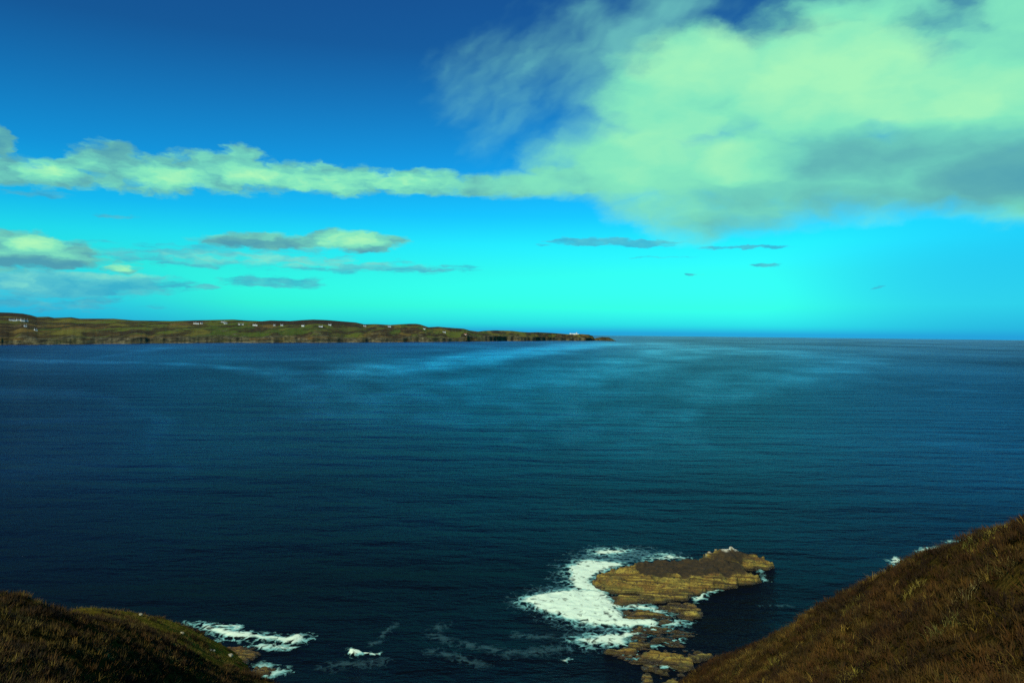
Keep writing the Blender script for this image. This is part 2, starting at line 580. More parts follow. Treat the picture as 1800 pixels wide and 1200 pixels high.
def mat_hill():
    m, n, b = material('heather_ground')
    p = n.pos()
    n1 = n.noise(p, 0.45, 6, 0.6)
    n2 = n.noise(p, 2.6, 6, 0.65)
    c = n.ramp(n1, [(0.3, (0.022, 0.012, 0.003)), (0.5, (0.046, 0.026, 0.005)), (0.68, (0.075, 0.050, 0.008))])
    c = n.mix(n.smooth(n2, 0.42, 0.7, 0, 0.7), c, (0.075, 0.052, 0.013))
    green = n.attr('green')
    g = n.ramp(n.noise(p, 0.8, 6, 0.65), [(0.3, (0.080, 0.066, 0.008)), (0.55, (0.15, 0.125, 0.013)), (0.72, (0.20, 0.145, 0.020))])
    c = n.mix(green, c, g)
    n.put(b.inputs['Base Color'], c)
    b.inputs['Roughness'].default_value = 0.95
    b.inputs['Specular IOR Level'].default_value = 0.0
    n.put(b.inputs['Normal'], n.bump(n.math('ADD', n1, n2), 1.0, 0.4))
    return m


def mat_plants():
    m, n, b = material('heath_plants')
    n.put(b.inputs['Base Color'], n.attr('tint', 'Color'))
    b.inputs['Roughness'].default_value = 0.8
    b.inputs['Specular IOR Level'].default_value = 0.15
    return m


def mat_headland():
    m, n, b = material('headland_turf')
    p = n.pos()
    x, y, z = n.sep(p)
    q = n.vec('ADD', p, n.vec('MULTIPLY', n.vec('SUBTRACT', n.noise(p, 0.006, 4, 0.55, color=True), (0.5, 0.5, 0.5)), (50, 160, 0)))
    vec = n.vec('MULTIPLY', q, (0.0135, 0.0034, 0.0))
    cell = n.voronoi(vec, 1.0, 'F1', 'Color')
    cr, cg, cb = n.sep(cell)
    fld = n.ramp(cr, [(0.0, (0.055, 0.085, 0.010)), (0.3, (0.085, 0.108, 0.013)), (0.5, (0.115, 0.108, 0.017)), (0.68, (0.070, 0.080, 0.014)), (0.82, (0.12, 0.085, 0.018)), (0.94, (0.050, 0.036, 0.012))], 'CONSTANT')
    edge = n.voronoi(vec, 1.0, 'DISTANCE_TO_EDGE')
    fld = n.mix(n.smooth(edge, 0.0, 0.05, 0.6, 0.0), fld, (0.030, 0.032, 0.010))
    n1 = n.noise(n.vec('MULTIPLY', p, (0.014, 0.0045, 0.0)), 1.0, 7, 0.62)
    c = n.mix(n.smooth(n1, 0.48, 0.56, 0, 0.9), fld, (0.030, 0.022, 0.010))
    n2 = n.noise(n.vec('MULTIPLY', p, (0.05, 0.009, 0.0)), 1.0, 6, 0.68)
    c = n.mix(n.smooth(n2, 0.52, 0.64, 0, 0.6), c, (0.13, 0.105, 0.025))
    heath = n.ramp(n2, [(0.3, (0.018, 0.015, 0.008)), (0.6, (0.040, 0.028, 0.012)), (0.8, (0.06, 0.042, 0.016))])
    c = n.mix(n.attr('heath'), c, heath)
    # rock faces, scree and ochre slips of the sea cliffs
    r1 = n.noise(n.vec('MULTIPLY', p, (0.055, 0.012, 0.26)), 1.0, 7, 0.72, 0.6)
    r2 = n.noise(n.vec('MULTIPLY', p, (0.013, 0.004, 0.10)), 1.0, 5, 0.62)
    rk = n.ramp(r1, [(0.30, (0.012, 0.013, 0.010)), (0.45, (0.05, 0.046, 0.026)), (0.57, (0.13, 0.12, 0.06)), (0.72, (0.32, 0.31, 0.18))])
    rk = n.mix(n.smooth(r2, 0.54, 0.66, 0, 0.7), rk, (0.17, 0.10, 0.016))
    rk = n.mix(n.smooth(r2, 0.30, 0.42, 0.75, 0), rk, (0.06, 0.064, 0.014))
    c = n.mix(n.attr('cliff'), c, rk)
    c = n.mix(n.attr('beach'), c, (0.26, 0.23, 0.14))
    n.put(b.inputs['Base Color'], c)
    b.inputs['Roughness'].default_value = 0.95
    b.inputs['Specular IOR Level'].default_value = 0.1
    n.put(b.inputs['Normal'], n.bump(n.math('ADD', n.math('MULTIPLY', r1, n.attr('cliff')), n.math('MULTIPLY', n2, 0.4)), 1.0, 9.0))
    return m


def mat_plain(name, colour, rough=0.7, vary=0.12, scale=0.6):
    m, n, b = material(name)
    p = n.pos()
    f = n.noise(p, scale, 5, 0.6)
    n.put(b.inputs['Base Color'], n.mix(n.smooth(f, 0.35, 0.7), colour, tuple(c * (1 - 2.2 * vary) for c in colour)))
    b.inputs['Roughness'].default_value = rough
    return m


M_SEA, M_ROCK, M_HILL, M_PLANT, M_HEAD = mat_sea(), mat_rock(), mat_hill(), mat_plants(), mat_headland()
M_FOAM, M_THIN = mat_foam('white_surf'), mat_foam('thin_foam', 0.13, True)
M_CHURN = mat_foam('churned_water', 0.42, True)
M_WHITE = mat_plain('limewashed_wall', (0.80, 0.80, 0.76))
M_SLATE = mat_plain('slate_roof', (0.06, 0.062, 0.065))
M_GLASS = mat_plain('window_glass', (0.02, 0.025, 0.03), 0.15)
M_STONE = mat_plain('pale_stone', (0.40, 0.38, 0.24), 0.9, 0.25, 3.0)
M_RED = mat_plain('rust_roof', (0.28, 0.07, 0.03))

# ------------------------------------------------------------------ the sea
nr, nc = 430, 520
rad = np.geomspace(14.0, 60000.0, nr)
ang = np.linspace(math.radians(-78), math.radians(78), nc)
RR, AA = np.meshgrid(rad, ang, indexing='ij')
SX, SY = RR * np.sin(AA), RR * np.cos(AA)
SZ = -RR ** 2 / (2 * EARTH)
LB, LD = np.degrees(AA), np.log(RR) * 12.0      # bearing and log distance: streaks drawn along the shore


def bl(pts):
    out = []
    for (x, y) in pts:
        p = at_z(x, y)
        out.append((math.degrees(math.atan2(p[0], p[1])), math.log(math.hypot(p[0], p[1])) * 12.0))
    return out


slick = np.zeros_like(RR)
wob = fbm(LB * 0.35, LD * 0.6, 4) * 1.0
wx, wy = LB + fbm(LB * 0.22 + 9, LD * 0.3, 3) * 0.9, LD + fbm(LB * 0.25, LD * 0.35 + 4, 3) * 0.6
for pts, wd, amp in [
    ([(-200, 630), (0, 632), (180, 636), (330, 640), (430, 648), (500, 664)], 0.75, .62),
    ([(430, 648), (500, 664), (560, 690), (640, 712)], 1.3, .52),
    ([(560, 690), (640, 712), (760, 736), (900, 752)], 2.0, .42),
    ([(800, 742), (1000, 760), (1250, 772)], 2.6, .30),
    ([(620, 740), (800, 775), (1000, 795)], 1.5, .22),
    ([(560, 655), (640, 668), (760, 690)], 0.7, .35),
    ([(470, 652), (560, 668), (680, 700), (800, 716), (1000, 728), (1200, 735)], 1.9, .42),
    ([(540, 676), (545, 720), (560, 780), (620, 830), (760, 870)], 1.6, .20),
    ([(140, 634), (230, 622), (300, 610)], 0.9, .4),
    ([(460, 628), (560, 632), (700, 645)], 0.8, .35),
    ([(640, 655), (760, 640), (850, 628), (960, 615), (1060, 605)], 2.8, .95),
    ([(480, 668), (700, 680), (900, 690), (1100, 690)], 1.0, .42),
    ([(600, 700), (800, 690), (1000, 670), (1100, 640), (1200, 615)], 5.5, .55),
    ([(620, 760), (900, 790), (1300, 790)], 4.5, .20),
    ([(0, 690), (120, 690), (240, 720), (300, 745), (260, 790), (330, 830)], 1.3, .27),
    ([(1150, 605), (1250, 615), (1400, 622), (1500, 640), (1400, 665), (1250, 680)], 4.0, .5),
    ([(1300, 700), (1600, 690), (1800, 680)], 5.0, .18),
]:
    d = ldist(bl(pts), wx, wy)
    slick = np.maximum(slick, amp * np.exp(-(d / wd) ** 2) * np.clip(0.8 + 0.75 * wob, 0.25, 1.2))
far = sstep(np.log(RR), math.log(300.0), math.log(9000.0))
o = mesh_np('sea', np.stack([SX, SY, SZ], -1).reshape(-1, 3), grid_faces(nr, nc)[:, ::-1], M_SEA,
            attrs={'slick': np.clip(slick, 0, 1), 'far': far})
set_meta(o, 'dark blue green sea reaching to the horizon', 'sea', kind='structure')

# ------------------------------------------------------------------ far headland
SKY = [(-500, 536), (-250, 541), (-80, 546), (0, 549), (20, 549.5), (40, 551), (55, 554), (65, 557), (85, 556.5), (95, 558.5), (125, 557.5), (140, 560), (165, 560), (200, 560),
       (235, 563), (275, 563.5), (300, 564), (350, 562.7), (410, 561.5), (430, 563), (460, 564.3), (475, 563), (510, 564), (530, 562.5),
       (550, 561.5), (575, 562.5), (600, 564.5), (625, 566.5), (640, 570), (660, 569.5), (685, 571), (700, 570), (720, 569), (731, 569),
       (738, 570), (753, 575), (770, 574), (785, 575.5), (815, 577.5), (825, 580.5), (840, 582.5), (850, 581.3), (870, 580.5), (900, 581.3),
       (915, 583), (930, 584), (945, 583.7), (970, 585), (990, 586.5), (1000, 587.4), (1010, 587.6), (1020, 587), (1035, 588), (1042, 590.5), (1045, 595),
       (1049, 593.7), (1058, 592.2), (1070, 592.8), (1076, 595.5), (1083, 599)]
SHORE = [(-500, 613), (-250, 609), (0, 606.2), (50, 606), (150, 604.8), (225, 604.2), (350, 602.6), (450, 602.3), (630, 601.8), (700, 601.3), (830, 600), (900, 599.2),
         (970, 598.7), (1045, 598.6), (1083, 599.2)]
WID = [(-500, 1300), (0, 950), (400, 900), (640, 800), (760, 560), (840, 420), (900, 300), (960, 200), (1010, 120), (1045, 60), (1060, 50), (1083, 14)]
ncol = 900
cx = np.concatenate([np.linspace(-500, 0, 120)[:-1], np.linspace(0, 1083, ncol)])
y_sky = np.interp(cx, *zip(*SKY))
y_sh = np.interp(cx, *zip(*SHORE)) + fbm(cx * 0.021, cx * 0 + 3.3, 4) * 0.7
wid = np.interp(cx, *zip(*WID))
vrow = np.concatenate([np.linspace(0, 0.10, 26)[:-1], np.linspace(0.10, 0.35, 24)[:-1], np.linspace(0.35, 1.0, 46)[:-1], np.linspace(1.0, 1.9, 14)])
sh = np.array([at_z(a, b) for a, b in zip(cx, y_sh)])
dsh = np.hypot(sh[:, 0], sh[:, 1])
dirs = sh[:, :2] / dsh[:, None]
drid = dsh + wid
# ridge height from its place on the skyline
zr = []
for a, b, dd in zip(cx, y_sky, drid):
    v = ray(a, b)
    zr.append(CAM_H + v[2] * dd / math.hypot(v[0], v[1]))
zr = np.array(zr)                       # true z, earth curvature included
HX = dirs[:, 0][None] * (dsh[None] + vrow[:, None] * wid[None])
HY = dirs[:, 1][None] * (dsh[None] + vrow[:, None] * wid[None])
curv = -(HX ** 2 + HY ** 2) / (2 * EARTH)
hr = (zr + drid ** 2 / (2 * EARTH))[None]
VV = np.repeat(vrow[:, None], len(cx), 1)
cliff_h = np.clip(0.10 + 0.16 * fbm(cx * 0.017 + 2, cx * 0 + 1.2, 4), 0.03, 0.26)
cliff_h = np.where(cx > 820, np.clip(cliff_h + 0.28, 0.25, 0.65), cliff_h)[None]
cw = 0.055 + 0.05 * fbm(HX * 0.012, HY * 0.005, 4)
cl = sstep(VV, 0.004, np.clip(cw, 0.02, 0.12)) 
body = cliff_h * cl + (1 - cliff_h) * (np.clip(VV, 0, 1) ** 0.74)
body = np.where(VV > 1, 1 - 0.55 * sstep(VV, 1.0, 1.9) - (VV > 1.8) * 1.2, body)
nz = fbm(HX * 0.011, HY * 0.007, 5) * 5.0 + ridged(HX * 0.03, HY * 0.008, 4) * 0.9 * (1 - sstep(VV, 0.05, 0.3))
env = np.clip(VV / 0.12, 0, 1) * np.clip((1.0 - VV) / 0.22, 0.08, 1)
scale_end = np.clip(hr / 40.0, 0.02, 1)
HZ = hr * body + nz * env * scale_end
gul = ridged(HX * 0.05, HY * 0.02, 4)
HZ += np.where(VV < 0.12, gul * 0.35 * np.sin(np.clip(VV / 0.12, 0, 1) * math.pi), 0) * scale_end
HZ = np.where(VV <= 0.0, -1.2, HZ) + curv
# keep the skyline where it is: nothing in front of the ridge may rise above the line to it
rng_d = np.hypot(HX, HY)
lim = CAM_H + (zr - CAM_H)[None] * rng_d / drid[None]
HZ = np.where(VV < 1.0, np.minimum(HZ, lim - 0.15), HZ)
cliff_m = (1 - sstep(VV, cw * 0.8, cw * 1.9 + 0.012)) * np.clip(0.95 + 0.5 * fbm(HX * 0.012, HY * 0.01, 3), 0, 1)
out_crop = sstep(fbm(HX * 0.013 + 31, HY * 0.009, 5), 0.28, 0.5) * sstep(VV, 0.02, 0.1) * (1 - sstep(VV, 0.3, 0.55))
cliff_m = np.clip(np.maximum(cliff_m, out_crop * 0.85), 0, 1)
left_hill = sstep(-cx, -75, -40)[None] * sstep(VV, 0.72, 0.80)
mid_hill = sstep(cx, 430, 480)[None] * sstep(-cx, -660, -610)[None] * sstep(VV, 0.60, 0.72)
heath_m = np.clip(np.maximum(left_hill, mid_hill) + sstep(VV, 0.93, 0.98) * 0.7 * (cx < 830)[None], 0, 1)
beach_m = (1 - sstep(VV, 0.004, 0.010)) * sstep(fbm(cx * 0.013 + 7, cx * 0, 3), -0.15, 0.2)[None] * (cx < 1000)[None] * (VV > 0)
HP = np.stack([HX, HY, HZ], -1)
o = mesh_np('headland', HP.reshape(-1, 3), grid_faces(len(vrow), len(cx)), M_HEAD,
            attrs={'cliff': cliff_m, 'heath': heath_m, 'beach': beach_m * 0.8})
set_meta(o, 'low green headland with dark sea cliffs across the bay', 'headland', kind='structure')
_ppx, _ppy = project(HP)


def on_headland(px, py):
    j = int(np.argmin(np.abs(cx - px)))
    col = _ppy[:len(vrow) - 14, j]
    run = np.minimum.accumulate(col)
    k = int(np.argmax(run <= py)) if (run <= py).any() else len(run) - 1
    if k == 0:
        k = 1
    k = min(k, len(run) - 2)
    return HP[k, j]


def box(bm_v, bm_f, x0, x1, y0, y1, z0, z1):
    k = len(bm_v)
    bm_v += [(x0, y0, z0), (x1, y0, z0), (x1, y1, z0), (x0, y1, z0), (x0, y0, z1), (x1, y0, z1), (x1, y1, z1), (x0, y1, z1)]
    bm_f += [(k, k + 3, k + 2, k + 1), (k + 4, k + 5, k + 6, k + 7), (k, k + 1, k + 5, k + 4), (k + 1, k + 2, k + 6, k + 5),
             (k + 2, k + 3, k + 7, k + 6), (k + 3, k, k + 4, k + 7)]


def poly_obj(name, v, f, mat, parent=None):
    me = bpy.data.meshes.new(name)
    me.from_pydata([tuple(map(float, a)) for a in v], [], f)
    me.materials.append(mat)
    me.update()
    o = bpy.data.objects.new(name, me)
    return link(o, parent)


def gable(L, D, h, r, over=0.3):
    v = [(-L / 2 - over, -D / 2 - over, h - .15), (L / 2 + over, -D / 2 - over, h - .15), (L / 2 + over, 0, h + r), (-L / 2 - over, 0, h + r),
         (L / 2 + over, D / 2 + over, h - .15), (-L / 2 - over, D / 2 + over, h - .15)]
    t = [(a, b, c + 0.28) for a, b, c in v]
    V = v + t
    F = [(6, 7, 8, 9), (9, 8, 10, 11), (0, 3, 2, 1), (3, 5, 4, 2), (0, 1, 7, 6), (4, 5, 11, 10), (1, 2, 8, 7), (2, 4, 10, 8), (3, 0, 6, 9), (5, 3, 9, 11)]
    return V, F


def cottage(px, py, L, label, D=6.5, h=3.4, r=2.6, yaw=0.0, roof=M_SLATE, wing=False, kind='cottage'):
    p = on_headland(px, py)
    e = bpy.data.objects.new(kind, None)
    link(e)
    e.location = (p[0], p[1], p[2] - 0.6)
    e.rotation_euler = (0, 0, yaw - math.atan2(p[0], p[1]))
    set_meta(e, label, 'house', 'white cottages scattered over the headland')
    h += 0.6
    v, f = [], []
    box(v, f, -L / 2, L / 2, -D / 2, D / 2, -2.5, h)
    k = len(v)
    v += [(-L / 2, -D / 2, h), (-L / 2, D / 2, h), (-L / 2, 0, h + r), (L / 2, -D / 2, h), (L / 2, D / 2, h), (L / 2, 0, h + r)]
    f += [(k, k + 2, k + 1), (k + 3, k + 4, k + 5)]
    if wing:
        box(v, f, L / 2 + 0.01, L / 2 + L * 0.5, -D / 2 + 0.6, D / 2 - 0.6, -2.5, h - 0.9)
    wall = poly_obj('wall', v, f, M_WHITE, e)
    V, F = gable(L, D, h, r)
    rf = poly_obj('roof', V, F, roof, e)
    for sx in (-1, 1):
        v, f = [], []
        box(v, f, sx * (L / 2 - 0.7) - 0.5, sx * (L / 2 - 0.7) + 0.5, -0.4, 0.4, h + r - 0.5, h + r + 1.3)
        poly_obj('chimney', v, f, M_WHITE, rf)
    for wx_ in (-0.3, 0.3):
        v, f = [], []
        box(v, f, wx_ * L - 0.5, wx_ * L + 0.5, -D / 2 - 0.03, -D / 2 + 0.05, 1.7, 3.0)
        poly_obj('window', v, f, M_GLASS, e)
    v, f = [], []
    box(v, f, -0.5, 0.5, -D / 2 - 0.03, -D / 2 + 0.05, 0.6, 2.7)
    poly_obj('door', v, f, M_SLATE, e)
    return e


for (px, py, L, lab, kw) in [
    (21, 564, 17, 'long white farmhouse at the far left under the brown hill', dict(wing=True)),
    (32, 564.5, 14, 'white house second from the left under the brown hill', {}),
    (39.5, 565.2, 12, 'bright white cottage third from the left below the brown hill', dict(h=4.6, D=8)),
    (46, 565.6, 12, 'low white cottage fourth from the left below the brown hill', {}),
    (44, 574.2, 8, 'small white cottage alone on the slope below the leftmost farmhouses', {}),
    (63, 581.5, 8, 'lone pale hut lowest on the left fields of the headland', dict(h=2.6)),
    (342, 569.4, 11, 'left house of the white trio on the left skyline fields', {}),
    (347.5, 570, 13, 'brightest middle house of the white trio on the left skyline fields', dict(h=4.2)),
    (354, 570, 9, 'right small house of the white trio on the left skyline fields', {}),
    (391, 567.2, 16, 'long white farmhouse highest on the skyline left of centre', dict(wing=True)),
    (396.5, 569.2, 14, 'white house just below the highest long farmhouse', {}),
    (420, 571.4, 9, 'left one of two small pale cottages side by side', {}),
    (427, 571.4, 9, 'right one of two small pale cottages side by side', {}),
    (447, 572.8, 14, 'bright white house with a low wing below the dark ridge', dict(wing=True, h=4.4)),
    (482, 572.8, 9, 'dim small cottage below the left end of the brown ridge', {}),
    (495.5, 572.8, 12, 'long low cottage below the brown ridge left of centre', {}),
    (532, 574, 13, 'bright white square house below the middle of the brown ridge', dict(h=4.6)),
    (564, 574.6, 18, 'very long pale barn below the brown ridge', dict(h=2.8, D=8)),
    (579.5, 572, 14, 'white house high on the right side of the brown ridge', {}),
    (641, 573.8, 14, 'pale long house where the brown ridge ends', {}),
    (684.5, 575.2, 15, 'white house on the skyline dip beyond the brown ridge', dict(h=4.2)),
    (745.5, 579, 11, 'small white cottage on the green hump before the point', {}),
    (780.4, 584.6, 15, 'white cottage above the cliffs nearest the low point', {}),
    (818, 588.4, 14, 'rust roofed hut on the cliff slope before the low point', dict(roof=M_RED, h=2.6)),
]:
    cottage(px, py, L * 0.85, lab, yaw=random.uniform(-0.35, 0.35), **kw)

# lighthouse station on the point
p = on_headland(1010, 587.9)
e = bpy.data.objects.new('lighthouse_station', None)
link(e)
e.location = (p[0], p[1], p[2] - 0.5)
e.rotation_euler = (0, 0, -math.atan2(p[0], p[1]))
set_meta(e, 'white lighthouse station with squat tower on the low rocky point', 'lighthouse')
v, f = [], []
box(v, f, -26, 14, -4, 4, -4, 6.2)
box(v, f, -27.5, -19, -6, 2, -4, 7.6)
poly_obj('wall', v, f, M_WHITE, e)
v, f = [], []
box(v, f, 13.8, 27, -4.5, -3.6, -4, 5.0)
poly_obj('yard_wall', v, f, M_WHITE, e)
for x0, x1, y0, y1, z in ((-18.9, 14.3, -4.3, 4.3, 6.2), (-27.9, -18.7, -6.4, 2.4, 7.6)):
    v, f = [], []
    box(v, f, x0, x1, y0, y1, z + 0.01, z + 0.7)
    poly_obj('roof', v, f, M_WHITE, e)


def lathe(name, prof, seg, mat, parent, loc=(0, 0, 0)):
    v, f = [], []
    for (r, z) in prof:
        for i in range(seg):
            a = 2 * math.pi * i / seg
            v.append((loc[0] + r * math.cos(a), loc[1] + r * math.sin(a), loc[2] + z))
    for k in range(len(prof) - 1):
        for i in range(seg):
            j = (i + 1) % seg
            f.append((k * seg + i, k * seg + j, (k + 1) * seg + j, (k + 1) * seg + i))
    f.append(tuple(range((len(prof) - 1) * seg, len(prof) * seg)))
    return poly_obj(name, v, f, mat, parent)


tw = lathe('tower', [(4.6, -3), (4.2, 6), (3.9, 9.0), (4.6, 9.2), (4.6, 9.8), (3.2, 9.9)], 20, M_WHITE, e, (13, 1, 0))
lathe('lantern', [(2.4, 9.85), (2.4, 11.4)], 16, M_GLASS, tw, (13, 1, 0))
lathe('dome', [(2.7, 11.4), (2.4, 12.2), (1.4, 13.0), (0.2, 13.4)], 16, M_WHITE, tw, (13, 1, 0))
lathe('chimney', [(0.9, 6.8), (0.9, 9.6)], 8, M_SLATE, e, (4, 0, 0))
for wx_ in (-15, -9, -3, 3, 8):
    v, f = [], []
    box(v, f, wx_ - 0.7, wx_ + 0.7, -4.06, -3.9, 2.0, 3.8)
    poly_obj('window', v, f, M_GLASS, e)
p = on_headland(1004.5, 588.6)
v, f = [], []
box(v, f, -5, 5, -3, 3, -3, 3.2)
sv = poly_obj('shadow_block', v, f, M_SLATE)  # dark gabled block stands in for the shadow below the station's left end
sv.location = (p[0] + 0, p[1] - 12, p[2] - 0.5)
V, F = gable(10, 6, 3.2, 1.6)
poly_obj('roof', V, F, M_SLATE, sv)
set_meta(sv, 'dark block in place of the shadow below the left end of the lighthouse station', 'shadow block')

# ------------------------------------------------------------------ skerries
Z4 = lambda x, y: (880 + x / 3.4615, 920 + y / 3.4615)       # reading off an enlarged view of the islet


def skerry(name, label, outline, inner=(), step=0.22, edge=0.45, rough=0.6, turf=None, guano=None, terrace=0.45, seed=0.0):
    """outline: (x, y, z) on the enlarged view, z the height of the rim there; inner: more height points."""
    O = []
    for (x, y, z) in outline:
        p = at_z(*Z4(x, y), z)
        O.append((p[0], p[1], z))
    O = np.array(O)
    I = np.array([tuple(at_z(*Z4(x, y), z)[:2]) + (z,) for (x, y, z) in inner]).reshape(-1, 3)
    C = np.concatenate([O, I])
    x0, y0 = O[:, :2].min(0) - 2.0
    x1, y1 = O[:, :2].max(0) + 2.0
    gx_ = np.arange(x0, x1, step)
    gy_ = np.arange(y0, y1, step)
    X, Y = np.meshgrid(gx_, gy_, indexing='ij')
    wxx = fbm(X * 0.45 + seed, Y * 0.45, 5, 0.6) * 0.9
    wyy = fbm(X * 0.45 + 50, Y * 0.45 + seed, 5, 0.6) * 0.9
    sd = sdist(O, X + wxx, Y + wyy)
    w = 0
    h = 0
    for c in C:
        k = 1.0 / (((X - c[0]) ** 2 + (Y - c[1]) ** 2) + 0.6) ** 1.6
        w = w + k
        h = h + k * c[2]
    h = h / w
    amp = sstep(sd, 0.0, 2.0)
    h = h + rough * fbm(X * 0.33 + seed, Y * 0.33, 6, 0.55) * (0.35 + 0.65 * amp)
    # bedding: low steps across the dip of the strata
    bedc = h + 0.30 * Y * 0.35 + 0.05 * X + 0.25 * fbm(X * 0.12, Y * 0.25 + seed, 3)
    st = terrace
    fr = bedc / st - np.floor(bedc / st)
    h = h + (sstep(fr, 0.30, 0.55) - fr) * st * 0.85
    crack = ridged(X * 0.22 + seed, Y * 0.75, 4)
    h = h - 0.45 * sstep(crack, 0.45, 0.8) + 0.20 * fbm(X * 1.1 + seed, Y * 1.6, 4, 0.6) * amp + 0.12 * ridged(X * 0.9, Y * 2.2 + seed, 3) * amp
    Zs = -0.8 + (h + 0.8) * sstep(sd, -0.15, edge)
    tf = np.zeros_like(h)
    if turf:
        T = np.array([at_z(*Z4(x, y), z)[:2] for (x, y, z) in turf])
        ts = sdist(T, X, Y) + fbm(X * 0.5, Y * 0.5 + 3, 4) * 1.2
        tf = sstep(ts, -0.35, 0.55)
        Zs = Zs + tf * (0.18 * fbm(X * 1.2, Y * 1.2, 4))
    gu = np.zeros_like(h)
    if guano:
        for (x, y, z, r) in guano:
            p = at_z(*Z4(x, y), z)
            d = np.hypot(X - p[0], Y - p[1]) / r + 0.55 * fbm(X * 1.1, Y * 1.1, 4)
            gu = np.maximum(gu, 1 - sstep(d, 0.55, 1.0))
    V = np.stack([X, Y, Zs], -1).reshape(-1, 3)
    F = grid_faces(*X.shape)[:, ::-1]
    keep = (V[F][:, :, 2] > -0.75).any(1)
    V, F, tf, gu = compact(V, F, keep, tf.ravel(), gu.ravel())
    o = mesh_np(name, V, F, M_ROCK, attrs={'turf': tf, 'guano': gu})
    return set_meta(o, label, 'rock', 'skerries of the surf-washed reef')


skerry('skerry', 'largest layered ochre skerry with a dark turf top',
       [(535, 345, .3), (560, 372, .5), (610, 400, .5), (700, 412, .5), (860, 425, .6), (1000, 445, .6), (1150, 440, .6), (1210, 415, .6), (1270, 397, .6),
        (1400, 378, .6), (1480, 352, .6), (1560, 345, .6), (1598, 335, .8), (1592, 305, 1.6), (1545, 278, 2.2), (1440, 225, 3.4), (1370, 207, 3.6),
        (1250, 198, 3.6), (1120, 206, 3.4), (990, 216, 3.2), (880, 212, 3.2), (825, 216, 3.0), (795, 246, 2.4), (690, 262, 1.6), (600, 295, 1.0)],
       [(700, 330, 1.9), (900, 320, 2.4), (1100, 305, 2.6), (1300, 300, 2.6), (1450, 285, 2.5), (700, 380, 1.3), (900, 385, 1.4), (1100, 380, 1.5), (1300, 355, 1.6),
        (1000, 260, 3.2), (1250, 250, 3.4), (620, 340, 1.2), (1530, 310, 1.8)],
       turf=[(812, 255, 2.8), (822, 205, 3.3), (1000, 205, 3.5), (1390, 200, 3.7), (1460, 235, 3.2), (1500, 268, 2.6), (1400, 290, 2.6), (1220, 303, 2.6),
             (1050, 312, 2.5), (900, 312, 2.5)], terrace=0.5, seed=1.3, rough=0.85)
skerry('skerry', 'rear hump of rock behind the largest skerry, white stained on its crest',
       [(1140, 208, .5), (1300, 260, .4), (1480, 268, .4), (1560, 272, .5), (1640, 266, .5), (1676, 246, .7), (1668, 224, 1.3), (1600, 192, 2.0), (1530, 176, 2.3),
        (1450, 152, 3.0), (1395, 138, 3.5), (1330, 142, 3.4), (1262, 148, 3.1), (1245, 166, 2.6), (1160, 184, 1.6), (1138, 198, 1.0)],
       [(1400, 175, 3.0), (1520, 215, 1.9), (1620, 235, 1.4), (1300, 185, 2.6)],
       turf=[(1270, 160, 3.0), (1330, 158, 3.2), (1440, 160, 2.8), (1520, 185, 2.2), (1500, 205, 2.0), (1420, 215, 2.2), (1300, 200, 2.4)],
       guano=[(1370, 141, 3.5, 1.3), (1415, 145, 3.3, 1.0), (1262, 151, 3.1, 0.8), (1300, 146, 3.2, 0.5), (1335, 144, 3.2, .6)], terrace=0.55, seed=8.1)
skerry('skerry', 'yellow brown shelf just below the largest skerry, cut off by a white channel',
       [(625, 423, .4), (680, 418, .7), (850, 424, .8), (1000, 425, .9), (1120, 420, .9), (1170, 432, .7), (1150, 452, .5), (1060, 458, .5), (910, 473, .5), (800, 486, .4),
        (750, 500, .3), (715, 498, .3), (668, 478, .4), (672, 448, .5)], [(800, 450, .9), (1000, 440, 1.0)], edge=.5, terrace=0.35, seed=3.7)
skerry('skerry', 'dark wet ledge with an ochre front lip, right of the white surf',
       [(870, 498, .2), (960, 484, .35), (1060, 474, .4), (1180, 465, .35), (1215, 500, .5), (1245, 540, .6), (1225, 558, .5), (1150, 562, .5), (1080, 560, .4), (1000, 535, .25), (930, 515, .2)],
       [(1100, 515, .3), (1180, 540, .75)], edge=.5, rough=.35, terrace=0.3, seed=5.2)
skerry('skerry', 'thin brown rock strip with surf on both sides',
       [(700, 520, .25), (760, 514, .4), (850, 516, .5), (960, 536, .45), (1050, 552, .3), (960, 568, .4), (860, 572, .4), (785, 576, .3), (735, 545, .3)],
       [(850, 545, .7)], edge=.5, terrace=0.3, seed=9.4)
skerry('skerry', 'small rounded brown rock poking out of the surf',
       [(802, 640, .3), (830, 630, .6), (875, 632, .7), (915, 652, .4), (885, 664, .3), (820, 658, .3)], [(860, 642, .9)], edge=.5, terrace=0.3, seed=2.9)
skerry('skerry', 'low dark slab under the lowest surf patch',
       [(590, 755, .3), (660, 742, .6), (765, 744, .7), (775, 708, .7), (900, 690, .5), (1030, 682, .4), (1130, 678, .25), (1060, 705, .3), (990, 722, .3), (920, 735, .35), (845, 760, .4),
        (835, 790, .3), (740, 794, .3), (650, 792, .3), (605, 775, .3)], [(800, 750, .9)], edge=.5, terrace=0.3, seed=6.6)
skerry('skerry', 'bright yellow slab nearest the hillside with a square right end',
       [(835, 775, .4), (930, 764, .9), (1050, 762, 1.1), (1140, 790, 1.2), (1192, 825, 1.2), (1185, 862, .6), (1090, 870, .5), (1010, 862, .4), (950, 848, .4), (860, 830, .4), (830, 800, .4)],
       [(1000, 815, 1.2), (1120, 840, 1.3)], edge=.5, terrace=0.35, seed=7.7)
skerry('skerry', 'narrow yellow tongue of rock beside the hillside edge',
       [(1150, 792, .6), (1240, 776, .8), (1330, 766, .6), (1335, 785, .5), (1290, 812, .5), (1210, 825, .5), (1165, 815, .6)], [(1240, 798, 1.2)], edge=.5, seed=4.1)
